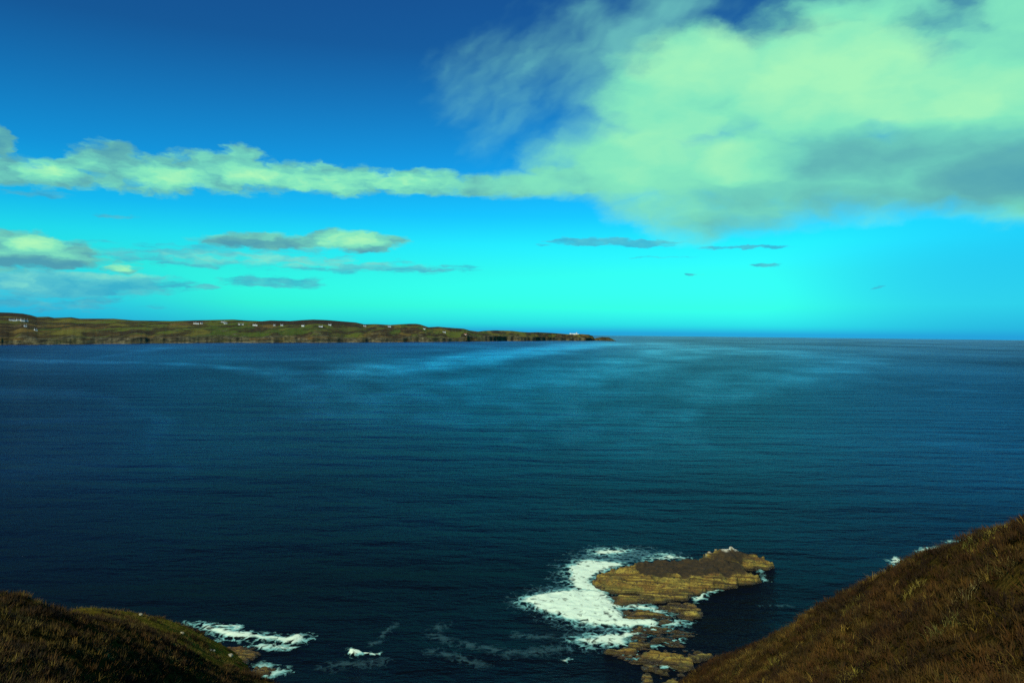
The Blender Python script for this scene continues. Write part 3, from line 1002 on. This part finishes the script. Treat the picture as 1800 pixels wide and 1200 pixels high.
skerry('skerry', 'small yellow rock under the bright slab',
       [(940, 885, .3), (1000, 878, .6), (1052, 892, .7), (1040, 916, .4), (960, 908, .3)], [(1010, 897, .9)], edge=.5, seed=1.9)
skerry('skerry', 'lowest yellow rock at the bottom edge of the picture',
       [(955, 945, .5), (1020, 930, .9), (1095, 930, 1.0), (1110, 960, .9), (1080, 1010, .4), (960, 1015, .4)], [(1030, 965, 1.2)], edge=.5, seed=2.2)
skerry('skerry', 'dark wet rock at the bottom edge left of the lowest yellow rock',
       [(850, 905, .2), (920, 880, .3), (950, 925, .4), (940, 990, .4), (850, 1020, .2), (820, 960, .2)], [(890, 950, .5)], edge=.6, seed=8.8)


def plain_skerry(label, px, seed, **kw):
    return skerry('skerry', label, [((x - 880) * 3.4615, (y - 920) * 3.4615, z) for x, y, z in px], seed=seed, **kw)


skerry('reef_ledge', 'dark half drowned ledges between the surf and the lower slabs',
       [(720, 560, .10), (900, 500, .12), (1180, 470, .15), (1250, 540, .12), (1180, 600, .10), (1240, 680, .10), (1150, 740, .12), (1300, 790, .15), (1200, 880, .15), (1110, 960, .2), (960, 960, .15), (820, 880, .12), (640, 800, .10), (760, 690, .10)],
       [(1000, 640, .05), (1000, 720, .1), (900, 840, .15)], edge=1.2, rough=.75, terrace=.3, seed=12.4)
plain_skerry('brown shore rocks at the foot of the left headland beside the surf',
             [(388, 1124, .8), (404, 1131, .7), (430, 1129, .7), (455, 1132, .4), (448, 1142, .4), (466, 1143, .3), (452, 1152, .4), (438, 1164, .4), (415, 1168, .6), (396, 1150, .9)], 3.1, edge=.6)
plain_skerry('low wet shore ledge below the brown shore rocks on the left',
             [(432, 1170, .4), (470, 1166, .3), (500, 1171, .2), (478, 1181, .3), (455, 1186, .4), (438, 1180, .5)], 6.1, edge=.6)


# ------------------------------------------------------------------ surf
def foam(label, poly, z=(0.05, 0.35), step=0.3, feather=1.7, mat=None, cap=1.0, enlarged=True, line=None, width=None, lift=0.0, name='surf_foam'):
    if enlarged:
        poly = [Z4(x, y) for x, y in poly]
    P = np.array([at_z(x, y)[:2] for x, y in poly])
    m = 2.5 + (width or 0)
    x0, y0 = P.min(0) - m
    x1, y1 = P.max(0) + m
    X, Y = np.meshgrid(np.arange(x0, x1, step), np.arange(y0, y1, step), indexing='ij')
    wxx = fbm(X * 0.4, Y * 0.4, 5, 0.62)
    if line:
        d = width - ldist(P, X + wxx * 1.2, Y + fbm(X * .4 + 9, Y * .4, 4) * 1.2)
        den = np.clip(d / width, 0, 1)
    else:
        d = sdist(P, X + wxx * 1.3, Y + fbm(X * .4 + 9, Y * .4, 4) * 1.3)
        den = sstep(d, -feather * 0.6, feather * 1.4)
    den = np.clip(den * cap + 0.18 * wxx * (den > 0), 0, 1)
    Zf = z[0] + (z[1] - z[0]) * np.clip(den * (0.5 + 0.5 * fbm(X * 0.5, Y * 0.5, 3)), 0, 1) + lift * den
    V = np.stack([X, Y, Zf], -1).reshape(-1, 3)
    F = grid_faces(*X.shape)[:, ::-1]
    keep = den.ravel()[F].max(1) > 0.02
    V, F, den = compact(V, F, keep, den.ravel())
    o = mesh_np(name, V, F, mat or M_FOAM, attrs={'cover': den})
    return set_meta(o, label, 'foam', kind='stuff')


foam('blue green churned water spreading round the surf of the reef',
     [(60, 480), (160, 400), (330, 370), (350, 260), (440, 190), (560, 140), (820, 140), (1130, 190), (780, 250), (640, 420), (1000, 600), (1150, 590), (1100, 680), (840, 690), (760, 760), (520, 765), (400, 720), (500, 660), (300, 590), (130, 530)],
     z=(0.02, 0.03), mat=M_CHURN, cap=.5, feather=3.0)
foam('white surf wrapping the left end of the largest skerry',
     [(398, 275), (450, 228), (530, 220), (640, 225), (745, 240), (760, 256), (690, 275), (600, 310), (550, 350), (600, 385), (650, 412), (700, 418), (500, 425), (438, 400), (395, 350)])
foam('broad tongue of white surf pouring left from the reef',
     [(112, 475), (180, 432), (290, 416), (430, 400), (640, 408), (690, 470), (730, 500), (860, 492), (960, 520), (1060, 550), (950, 545), (840, 525), (720, 520), (790, 575), (860, 568), (960, 588),
      (972, 620), (1003, 655), (930, 662), (890, 630), (800, 640), (660, 636), (480, 616), (380, 582), (260, 542), (160, 508)], z=(0.05, 0.6))
foam('small white surf patch lowest beside the dark slab',
     [(446, 712), (520, 688), (660, 660), (760, 648), (860, 650), (868, 680), (770, 706), (768, 746), (690, 744), (600, 742), (510, 745)])
foam('detached patch of broken surf above the left end of the largest skerry', [(545, 165), (640, 150), (800, 158), (750, 186), (640, 198), (570, 190)], cap=.8)
foam('thin spray line behind the top of the largest skerry', [(860, 210), (960, 200), (980, 176), (1030, 186), (1090, 200), (1145, 208), (1140, 225), (1050, 222), (900, 225)], cap=.75)
foam('white splash in the notch under the right side of the largest skerry', [(1178, 445), (1230, 418), (1280, 392), (1340, 390), (1330, 408), (1262, 425), (1235, 465), (1190, 474)], cap=.8, feather=.7)
foam('thin surf veil right of the broad white tongue', [(985, 596), (1060, 580), (1140, 586), (1130, 622), (1060, 630), (1005, 655)], cap=.62)
foam('small splash at the left end of the bright yellow slab', [(748, 796), (790, 772), (832, 788), (832, 826), (765, 820)], cap=.72, feather=.6)
foam('two little white splashes between the lower slabs', [(915, 745), (960, 732), (1050, 712), (1122, 700), (1110, 722), (1000, 742), (960, 758)], cap=.45, feather=.6)
foam('small splash under the bright yellow slab', [(930, 858), (990, 850), (1050, 872), (1060, 886), (990, 876), (940, 872)], cap=.7, feather=.6)
foam('foam fleck at the right tip of the largest skerry', [(1540, 270), (1600, 285), (1590, 295), (1610, 335), (1635, 352), (1600, 348), (1580, 300)], cap=.55, feather=.5)
foam('short white streak on open water right of the skerries', [(1400, 300), (1425, 308)], line=True, width=.35, cap=.6)
foam('faint long streak on the water toward the right hillside', [(1590, 504), (1680, 500), (1760, 504)], line=True, width=.6, cap=.6, mat=M_THIN)
foam('small breaking crest at the bottom, right of centre', [(342, 836), (375, 828), (432, 824), (400, 838), (375, 850)], z=(.05, .5), feather=.4)
Z5 = lambda pts: [(x / 2.5714, 1020 + y / 2.5714) for x, y in pts]
foam('white breakers at the foot of the left headland',
     Z5([(858, 188), (900, 192), (960, 205), (1010, 212), (1060, 222), (1140, 236), (1210, 244), (1290, 252), (1412, 248), (1390, 268), (1350, 292), (1290, 300), (1250, 282), (1150, 270), (1060, 268), (1000, 262), (930, 235)]),
     enlarged=False, z=(.05, .7))
foam('torn foam streaks just below the left breakers', Z5([(1100, 298), (1200, 285), (1340, 290), (1360, 308), (1240, 318), (1120, 312)]), enlarged=False, cap=.55, feather=.7)
foam('scattered foam washing over the wet ledge on the left', Z5([(1120, 385), (1200, 372), (1310, 392), (1320, 408), (1230, 440), (1200, 425), (1150, 402)]), enlarged=False, cap=.42, feather=.7)
foam('thin broken crest line above the left breakers', Z5([(960, 200), (1060, 206), (1075, 212), (1050, 222)]), enlarged=False, line=True, width=.7, cap=.7)
foam('lone round breaking crest between the left breakers and the reef', Z5([(1560, 318), (1580, 306), (1605, 312), (1638, 324), (1640, 338), (1600, 346), (1570, 338)]), enlarged=False, z=(.1, .9), feather=.4)
foam('thin white trail right of the lone breaking crest', Z5([(1636, 330), (1670, 328), (1712, 328)]), enlarged=False, line=True, width=.45, cap=.85)
foam('faint foam thread climbing away from the lone crest', Z5([(1668, 292), (1700, 280), (1740, 240), (1780, 200)]), enlarged=False, line=True, width=.8, cap=.7, mat=M_THIN)
for lab, pts, wd in [
    ('faint foam swirl left of the low dark slab', [(500 + 1060 / 2.571, 900 + 560 / 2.571), (500 + 1140 / 2.571, 900 + 566 / 2.571), (500 + 1250 / 2.571, 900 + 558 / 2.571), (500 + 1330 / 2.571, 900 + 545 / 2.571)], .7),
    ('pale foam arc in the dark water below the surf tongue', [(500 + 820 / 2.571, 900 + 600 / 2.571), (500 + 900 / 2.571, 900 + 610 / 2.571), (500 + 1000 / 2.571, 900 + 635 / 2.571), (500 + 1080 / 2.571, 900 + 640 / 2.571), (500 + 1250 / 2.571, 900 + 618 / 2.571)], 1.1),
    ('thin foam thread left of the pale arc', [(500 + 670 / 2.571, 900 + 630 / 2.571), (500 + 770 / 2.571, 900 + 650 / 2.571), (500 + 850 / 2.571, 900 + 680 / 2.571), (500 + 890 / 2.571, 900 + 692 / 2.571)], .9),
    ('hazy foam ring in the dark water near the bottom centre', [(500 + 740 / 2.571, 900 + 580 / 2.571), (500 + 690 / 2.571, 900 + 570 / 2.571), (500 + 670 / 2.571, 900 + 545 / 2.571), (500 + 710 / 2.571, 900 + 510 / 2.571)], .8),
    ('dim foam patch under the lone breaking crest', [(500 + 200 / 2.571, 900 + 700 / 2.571), (500 + 290 / 2.571, 900 + 690 / 2.571), (500 + 430 / 2.571, 900 + 680 / 2.571)], 1.0),
]:
    foam(lab, pts, enlarged=False, line=True, width=wd * 1.8, cap=.6, mat=M_THIN)
Z6 = lambda pts: [(1200 + x / 3.0, 880 + y / 3.0) for x, y in pts]
foam('white surf at the edge of the right hillside, lower patch', Z6([(1085, 312), (1115, 296), (1160, 306), (1150, 325), (1112, 342)]), enlarged=False, cap=.85, feather=.7)
foam('white surf at the edge of the right hillside, upper patch', Z6([(1222, 268), (1260, 248), (1330, 246), (1400, 240), (1420, 256), (1340, 290), (1280, 296)]), enlarged=False, cap=.72, feather=.9)
foam('faint foam behind the shoulder of the right hillside', Z6([(1400, 215), (1480, 208), (1560, 184)]), enlarged=False, line=True, width=1.0, cap=.5)

# ------------------------------------------------------------------ hillsides
SIL = [(1990, 815, 15), (1900, 862, 17), (1800, 912, 20), (1733, 941, 22), (1683, 962, 24), (1633, 981, 26), (1587, 993, 27.5), (1567, 1007, 28), (1533, 1024, 29), (1500, 1042, 30), (1467, 1058, 31), (1433, 1077, 32), (1400, 1095, 33),
       (1383, 1108, 34), (1350, 1130, 36), (1300, 1145, 38), (1267, 1154, 40), (1233, 1176, 41), (1200, 1203, 42), (1150, 1245, 43)]
ctrl = []
for (x, y, d) in SIL:
    p = at_d(x, y, d)
    ctrl.append(tuple(p))
    for k, drop in ((1.10, 0.5), (1.3, 3.0), (1.7, 12.0)):
        q = at_d(x, y, d * k)
        ctrl.append((q[0], q[1], q[2] - drop))
    q = at_d(x, y, d * 2.6)
    ctrl.append((q[0], q[1], -4.0))
for (x, y, d) in [(1800, 1200, 9), (1500, 1200, 15.5), (1350, 1200, 24), (1800, 1050, 13.5), (1650, 1060, 17), (1500, 1120, 20), (1650, 1200, 12),
                  (1420, 1150, 25), (1280, 1190, 33), (1900, 1200, 8), (1700, 990, 19.5), (1950, 1050, 11)]:
    ctrl.append(tuple(at_d(x, y, d)))
ctrl += [(0, 0, 43.3), (4, 0, 43.4), (9, 0, 44.0), (-6, 0, 42.6), (0, -8, 44.6), (15, -6, 46), (-15, -6, 43.5), (25, 0, 46.5), (30, -20, 50), (-30, -20, 46), (0, -30, 49),
         (0, 6, 40.4), (0, 14, 35), (3, 25, 29), (0, 42, 14), (0, 60, 0), (0, 80, -5), (5, 60, 4), (-12, 14, 36.5), (-12, 30, 26), (-14, 50, 12), (-16, 70, 1), (-8, 80, -4), (-20, 95, -1.5)]
# left headland
for (x, y, d) in [(0, 1047, 55), (43, 1053, 56), (78, 1061, 58), (105, 1070, 60), (163, 1088, 64), (218, 1100, 68), (257, 1116, 72), (296, 1128, 76), (350, 1150, 85), (412, 1166, 97), (440, 1179, 97), (470, 1189, 97.5), (498, 1202, 97.5),
                  (-90, 1030, 53), (-200, 1010, 50), (-90, 1120, 40), (-150, 1200, 28),
                  (0, 1200, 30), (0, 1120, 42), (150, 1200, 42), (300, 1200, 60), (400, 1200, 75), (150, 1130, 52), (250, 1155, 62), (340, 1172, 76), (80, 1160, 40),
                  (113, 1068, 86), (156, 1068.5, 90), (194, 1066, 93), (233, 1067, 95), (249, 1075, 97), (303, 1085.5, 101), (334, 1099, 104), (362, 1112, 107), (389, 1126, 109), (402, 1133, 110),
                  (300, 1104, 92), (250, 1092, 89), (360, 1132, 99)]:
    ctrl.append(tuple(at_d(x, y, d)))
for (x, y, d) in [(-200, 1010, 50), (-90, 1030, 53), (0, 1047, 55), (60, 1057, 57)]:
    for k, drop in ((1.18, 1.6), (1.5, 5.5)):
        q = at_d(x, y, d * k)
        ctrl.append((q[0], q[1], q[2] - drop))
for (x, y, d) in [(-60, 1070, 84), (60, 1068, 84), (156, 1068.5, 90), (233, 1067, 95), (303, 1085.5, 101), (362, 1112, 107)]:
    for k, drop in ((1.08, 1.2), (1.22, 7.0)):
        q = at_d(x, y, d * k)
        ctrl.append((q[0], q[1], max(-4, q[2] - drop)))
for (x, y, d) in [(430, 1160, 118), (480, 1180, 112), (520, 1210, 104), (560, 1250, 95)]:
    q = at_d(x, y, d)
    ctrl.append((q[0], q[1], -3.0))
ground = tps(ctrl, 0.0006)


def hum(X, Y):
    r = np.hypot(X, Y)
    a = 0.46 * fbm(X * 0.55, Y * 0.55, 5, 0.58) + 0.13 * ridged(X * 0.9, Y * 0.9, 3)
    b = 0.95 * fbm(X * 0.17 + 30, Y * 0.17, 5, 0.55) + 0.35 * ridged(X * 0.35, Y * 0.35, 3)
    lf = sstep(-X, 2, 10)
    spur = sstep(Y, 80, 88) * lf
    return (a * (1 - lf) + b * lf * (1 - 0.8 * spur)) * np.clip((r - 3) / 8, 0, 1)


def height(X, Y):
    return ground(X, Y) + hum(X, Y) - 0.10 - 0.42 * sstep(-X, 4, 14)


def green_mask(X, Y):
    return np.clip(sstep(Y + 2.5 * fbm(X * .1, Y * .1, 3), 80, 87) * sstep(-X + 2.0 * fbm(X * .2, Y * .2 + 8, 3), 30, 37) * (1 - 0.8 * sstep(fbm(X * .22 + 3, Y * .22, 4), -0.05, 0.35)), 0, 1)


for nm, lab, x0, x1, y0, y1, st in [
    ('hillside', 'brown heather hillside falling away at the lower right', -1.0, 48.0, -22.0, 112.0, 0.42),
    ('left_headland', 'dark heather shoulder and green spur at the lower left', -110.0, -1.0, -22.0, 132.0, 0.6),
]:
    gx_, gy_ = np.arange(x0, x1 + st * 0.99, st), np.arange(y0, y1, st)
    X, Y = np.meshgrid(gx_, gy_, indexing='ij')
    Zh = height(X, Y)
    V = np.stack([X, Y, Zh], -1).reshape(-1, 3)
    F = grid_faces(*X.shape)[:, ::-1]
    keep = (V[F][:, :, 2] > -1.5).any(1)
    V, F, gm = compact(V, F, keep, green_mask(X, Y).ravel())
    o = mesh_np(nm, V, F, M_HILL, attrs={'green': gm})
    set_meta(o, lab, 'hillside', kind='structure')


# ------------------------------------------------------------------ heath plants
def blade_template(n, length, width, spread, lean, base, seed, segs=2):
    r = np.random.default_rng(seed)
    V, F = [], []
    for _ in range(n):
        a = r.uniform(0, 2 * math.pi)
        rr = base * math.sqrt(r.uniform())
        bx, by = rr * math.cos(a), rr * math.sin(a)
        L = length * r.uniform(0.55, 1.2)
        az_ = a + r.normal(0, 0.9)
        ln = abs(r.normal(lean, spread))
        w = width * r.uniform(0.6, 1.3)
        tx, ty = -math.sin(az_ + r.normal(0, .6)), math.cos(az_ + r.normal(0, .6))
        k = len(V)
        for i in range(segs):
            t = i / segs
            off = L * ln * t * t
            hz = L * t * (1 - 0.28 * ln * t)
            ww = w * (1 - 0.55 * t)
            cx_, cy_ = bx + math.cos(az_) * off, by + math.sin(az_) * off
            V += [(cx_ - tx * ww, cy_ - ty * ww, hz - 0.03), (cx_ + tx * ww, cy_ + ty * ww, hz - 0.03)]
        off = L * ln
        V.append((bx + math.cos(az_) * off, by + math.sin(az_) * off, L * (1 - 0.42 * ln)))
        for i in range(segs - 1):
            F += [(k + 2 * i, k + 2 * i + 1, k + 2 * i + 3), (k + 2 * i, k + 2 * i + 3, k + 2 * i + 2)]
        F.append((k + 2 * segs - 2, k + 2 * segs - 1, k + 2 * segs))
    return np.array(V), np.array(F)


def scatter(name, temps, pos, scl, colours, tips, seed):
    r = np.random.default_rng(seed)
    pick = r.integers(0, len(temps), len(pos))
    AV, AF, AC = [], [], []
    base = 0
    for ti, (tv, tf_) in enumerate(temps):
        ix = np.nonzero(pick == ti)[0]
        if not len(ix):
            continue
        n, k = len(ix), len(tv)
        th = r.uniform(0, 2 * math.pi, n)
        c, s = np.cos(th)[:, None], np.sin(th)[:, None]
        S = scl[ix][:, None]
        v = np.empty((n, k, 3))
        v[:, :, 0] = (tv[None, :, 0] * c - tv[None, :, 1] * s) * S
        v[:, :, 1] = (tv[None, :, 0] * s + tv[None, :, 1] * c) * S
        v[:, :, 2] = tv[None, :, 2] * S * r.uniform(0.75, 1.25, n)[:, None]
        v += pos[ix][:, None, :]
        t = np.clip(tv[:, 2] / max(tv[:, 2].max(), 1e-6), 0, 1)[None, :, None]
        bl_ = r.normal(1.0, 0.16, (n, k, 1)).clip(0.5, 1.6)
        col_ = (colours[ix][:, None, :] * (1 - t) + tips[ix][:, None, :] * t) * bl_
        f_ = (tf_[None] + (np.arange(n) * k)[:, None, None] + base).reshape(-1, 3)
        AV.append(v.reshape(-1, 3))
        AF.append(f_)
        AC.append(col_.reshape(-1, 3))
        base += n * k
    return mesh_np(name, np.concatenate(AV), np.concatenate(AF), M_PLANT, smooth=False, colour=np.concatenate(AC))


T_GRASS = [blade_template(22, 0.20, 0.0045, 0.5, 1.0, 0.16, 100 + i) for i in range(6)]
T_HEATH = [blade_template(34, 0.13, 0.0100, 0.45, 0.8, 0.20, 200 + i, 1) for i in range(6)]
T_HEATH_L = [blade_template(22, 0.34, 0.030, 0.35, 0.55, 0.34, 300 + i, 1) for i in range(6)]
T_GRASS_L = [blade_template(14, 0.45, 0.018, 0.35, 0.65, 0.22, 400 + i, 1) for i in range(6)]


def spots(n, x0, x1, y0, y1, seed, margin=(-60, 130), side=0):
    r = np.random.default_rng(seed)
    X, Y = r.uniform(x0, x1, n), r.uniform(y0, y1, n)
    Z = height(X, Y)
    px, py = project(np.stack([X, Y, Z], -1))
    ok = (Y > 3) & (px > margin[0]) & (px < 1800 + margin[1]) & (py < 1290) & (Z > 1.2)
    return np.stack([X, Y, Z], -1)[ok]


def tints(P, table, scale, seed, jitter=0.18):
    """Blend of plant colours that drifts across the slope."""
    r = np.random.default_rng(seed)
    f = fbm(P[:, 0] * scale + seed, P[:, 1] * scale, 4, 0.55) * 0.9 + 0.5 + r.normal(0, 0.13, len(P))
    f = np.clip(f, 0, 0.999) * (len(table) - 1)
    i = f.astype(int)
    t = (f - i)[:, None]
    T = np.array(table)
    c = T[i] * (1 - t) + T[np.minimum(i + 1, len(T) - 1)] * t
    return c * r.normal(1, jitter, (len(P), 1)).clip(0.5, 1.7)


BROWN = [(0.008, 0.007, 0.003), (0.016, 0.011, 0.003), (0.032, 0.017, 0.004), (0.046, 0.024, 0.004), (0.036, 0.030, 0.005), (0.075, 0.047, 0.007)]
STRAW = [(0.030, 0.036, 0.007), (0.060, 0.058, 0.010), (0.12, 0.092, 0.016), (0.20, 0.15, 0.028), (0.12, 0.082, 0.015), (0.05, 0.05, 0.01)]

P = spots(60000, 2, 40, 4, 54, 21)
gmask = fbm(P[:, 0] * 0.33 + 12, P[:, 1] * 0.33, 4, 0.6) + np.random.default_rng(8).normal(0, 0.16, len(P))
H = P[gmask < 0.24]
dist = np.hypot(H[:, 0], H[:, 1])
c = (tints(H, BROWN, 0.22, 3) + tints(H, BROWN, 0.75, 4)) * 0.5 * np.array([1.22, 1.0, 0.8]) * (0.30 + 1.5 * sstep(fbm(H[:, 0] * 0.55 + 70, H[:, 1] * 0.55, 4, 0.6), -0.35, 0.5))[:, None]  # noise patches put near-black shadows into the heather colour
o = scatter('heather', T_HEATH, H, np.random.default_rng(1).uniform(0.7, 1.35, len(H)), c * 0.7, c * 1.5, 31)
set_meta(o, 'dark brown heather covering the right hillside', 'heather', kind='stuff')
Gs = P[gmask > 0.02]
Gs = Gs[np.random.default_rng(2).uniform(size=len(Gs)) < 0.85]
c = tints(Gs, STRAW, 0.7, 5) * np.array([1.12, 1.0, 0.8]) * (0.40 + 1.7 * sstep(fbm(Gs[:, 0] * 0.6 + 20, Gs[:, 1] * 0.6, 4, 0.6), -0.2, 0.55))[:, None]
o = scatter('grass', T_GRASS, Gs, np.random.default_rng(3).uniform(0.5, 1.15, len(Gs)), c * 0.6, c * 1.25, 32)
set_meta(o, 'wiry straw and olive grass growing through the right hillside heather', 'grass', kind='stuff')

P = spots(30000, -75, -2, 22, 112, 22)
gm = green_mask(P[:, 0], P[:, 1])
gmask = fbm(P[:, 0] * 0.2 + 2, P[:, 1] * 0.2, 4, 0.6) + np.random.default_rng(9).normal(0, 0.2, len(P))
H = P[(gmask < 0.3) & (gm < 0.35)]
c = tints(H, BROWN, 0.16, 13) * 1.2 * (0.25 + 1.4 * sstep(fbm(H[:, 0] * 0.28 + 40, H[:, 1] * 0.28, 4, 0.6), -0.35, 0.45))[:, None]
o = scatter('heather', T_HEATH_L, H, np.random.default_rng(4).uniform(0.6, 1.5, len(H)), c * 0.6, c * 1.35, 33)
set_meta(o, 'dark clumped heather covering the shoulder at the lower left', 'heather', kind='stuff')
Gs = P[((gmask > 0.10) & (gm < 0.5)) | ((gm > 0.5) & (gmask > -0.1))]
c = tints(Gs, STRAW, 0.2, 15) * 0.95
sc_ = np.random.default_rng(5).uniform(0.5, 1.2, len(Gs)) * np.where(green_mask(Gs[:, 0], Gs[:, 1]) > 0.5, 0.65, 1.0)
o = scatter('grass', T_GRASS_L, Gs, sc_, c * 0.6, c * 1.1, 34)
set_meta(o, 'olive and straw grass among the heather at the lower left', 'grass', kind='stuff')


# ------------------------------------------------------------------ pale tussocks and stones one can pick out
def on_ground(px, py, lo=5.0, hi=130.0):
    v = ray(px, py)
    t = np.linspace(lo, hi, 1600) / v[1]
    X, Y, Z = v[0] * t, v[1] * t, CAM_H + v[2] * t
    hit = np.nonzero(Z <= height(X, Y))[0]
    k = hit[0] if len(hit) else -1
    return np.array([X[k], Y[k], float(height(X[k:k + 1], Y[k:k + 1])[0] if k >= 0 else Z[k])])


def tussock(px, py, wide, label, n=130, tall=0.32, col=(0.34, 0.27, 0.055), seed=0, thick=0.005):
    p = on_ground(px, py)
    tall *= 0.72
    tv, tf_ = blade_template(n, tall, thick, 0.35, 0.7, wide / 2, 900 + seed)
    z0 = tv[:, 2].copy()
    gz = height(tv[:, 0] + p[0], tv[:, 1] + p[1]) - p[2]
    base_i = np.repeat(gz.reshape(-1, 5)[:, :1], 5, 1).ravel()
    tv[:, 2] += base_i
    r = np.random.default_rng(seed)
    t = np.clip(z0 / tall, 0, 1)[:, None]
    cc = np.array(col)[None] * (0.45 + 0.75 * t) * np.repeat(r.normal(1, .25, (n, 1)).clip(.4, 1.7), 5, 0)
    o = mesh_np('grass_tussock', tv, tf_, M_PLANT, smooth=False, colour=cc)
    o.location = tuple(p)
    return set_meta(o, label, 'grass tussock', 'pale grass tussocks on the hillsides')


tussock(1748, 952, 1.1, 'brightest yellow tussock near the top of the right hillside', 420, 0.30, (0.42, 0.36, 0.05), 1)
tussock(1712, 960, 0.5, 'small yellow green tussock left of the brightest one', 140, 0.26, (0.22, 0.22, 0.04), 2)
tussock(1776, 1000, 0.45, 'wiry straw tussock near the right edge of the picture', 150, 0.34, (0.26, 0.20, 0.05), 3)
tussock(1606, 1040, 0.55, 'small straw tussock high on the middle of the right slope', 150, 0.2, (0.30, 0.24, 0.04), 4)
tussock(1505, 1062, 0.9, 'yellow tussock on the seaward edge of the right slope', 220, 0.26, (0.28, 0.24, 0.04), 5)
tussock(1695, 1058, 0.5, 'tangled bleached grass clump in the middle of the right slope', 110, 0.34, (0.27, 0.22, 0.07), 6)
tussock(1365, 1165, 0.9, 'bright yellow tussock low on the left part of the right slope', 200, 0.34, (0.36, 0.31, 0.045), 7)
tussock(1490, 1196, 0.9, 'yellow tussock at the bottom edge of the right slope', 240, 0.28, (0.30, 0.25, 0.035), 8)
tussock(1660, 1108, 0.6, 'olive tussock with pale tips in the lower middle of the right slope', 140, 0.3, (0.20, 0.19, 0.04), 9)
tussock(312, 1140, 1.6, 'pale straw tussock low on the left shoulder', 160, 0.5, (0.34, 0.28, 0.07), 10, 0.02)
tussock(302, 1165, 2.2, 'long tan tussock below the pale one on the left shoulder', 200, 0.5, (0.22, 0.16, 0.04), 11, 0.02)
tussock(184, 1152, 1.2, 'pale straw tussock in the middle of the dark left shoulder', 110, 0.5, (0.26, 0.22, 0.06), 12, 0.018)
tussock(55, 1096, 1.2, 'tan tussock high on the far left of the dark shoulder', 110, 0.45, (0.20, 0.16, 0.04), 13, 0.018)


def boulder(px, py, size, label, seed):
    p = on_ground(px, py)
    r = np.random.default_rng(seed)
    import bmesh
    bm = bmesh.new()
    bmesh.ops.create_icosphere(bm, subdivisions=2, radius=1.0)
    k = r.uniform(0, 50)
    for v_ in bm.verts:
        q = v_.co
        s_ = 1 + 0.35 * float(fbm(np.array([q.x * 1.3 + k]), np.array([q.y * 1.3 + q.z]), 3)[0])
        v_.co = (q.x * s_ * size * 0.6, q.y * s_ * size * 0.5, max(-0.5, q.z) * s_ * size * 0.42)
    me = bpy.data.meshes.new('boulder')
    bm.to_mesh(me)
    bm.free()
    me.materials.append(M_STONE)
    o = link(bpy.data.objects.new('boulder', me))
    o.location = (p[0], p[1], p[2] + size * 0.15)
    o.rotation_euler = (0, 0, r.uniform(0, 6))
    return set_meta(o, label, 'boulder', 'pale boulders on the left spur')


for i, (px, py, s_, lab) in enumerate([
    (220.5, 1072, .30, 'single tiny pale boulder left of the upright pair on the green spur'),
    (244, 1073.5, .38, 'upper pale boulder of the pair near the right end of the green spur crest'),
    (247, 1081, .46, 'lower pale boulder of the pair on the green spur'),
    (320, 1113.5, .48, 'lone pale boulder on the brown flank below the green spur'),
    (282, 1125, .36, 'small pale boulder where the dark shoulder meets the spur'),
    (370, 1143, .34, 'left small pale boulder of a row above the shore rocks'),
    (376, 1144, .34, 'right small pale boulder of a row above the shore rocks'),
    (405, 1153, .6, 'large mossy pale boulder at the edge above the shore rocks'),
    (410, 1138, .5, 'pale boulder among the brown shore rocks'),
]):
    boulder(px, py, s_, lab, 60 + i)
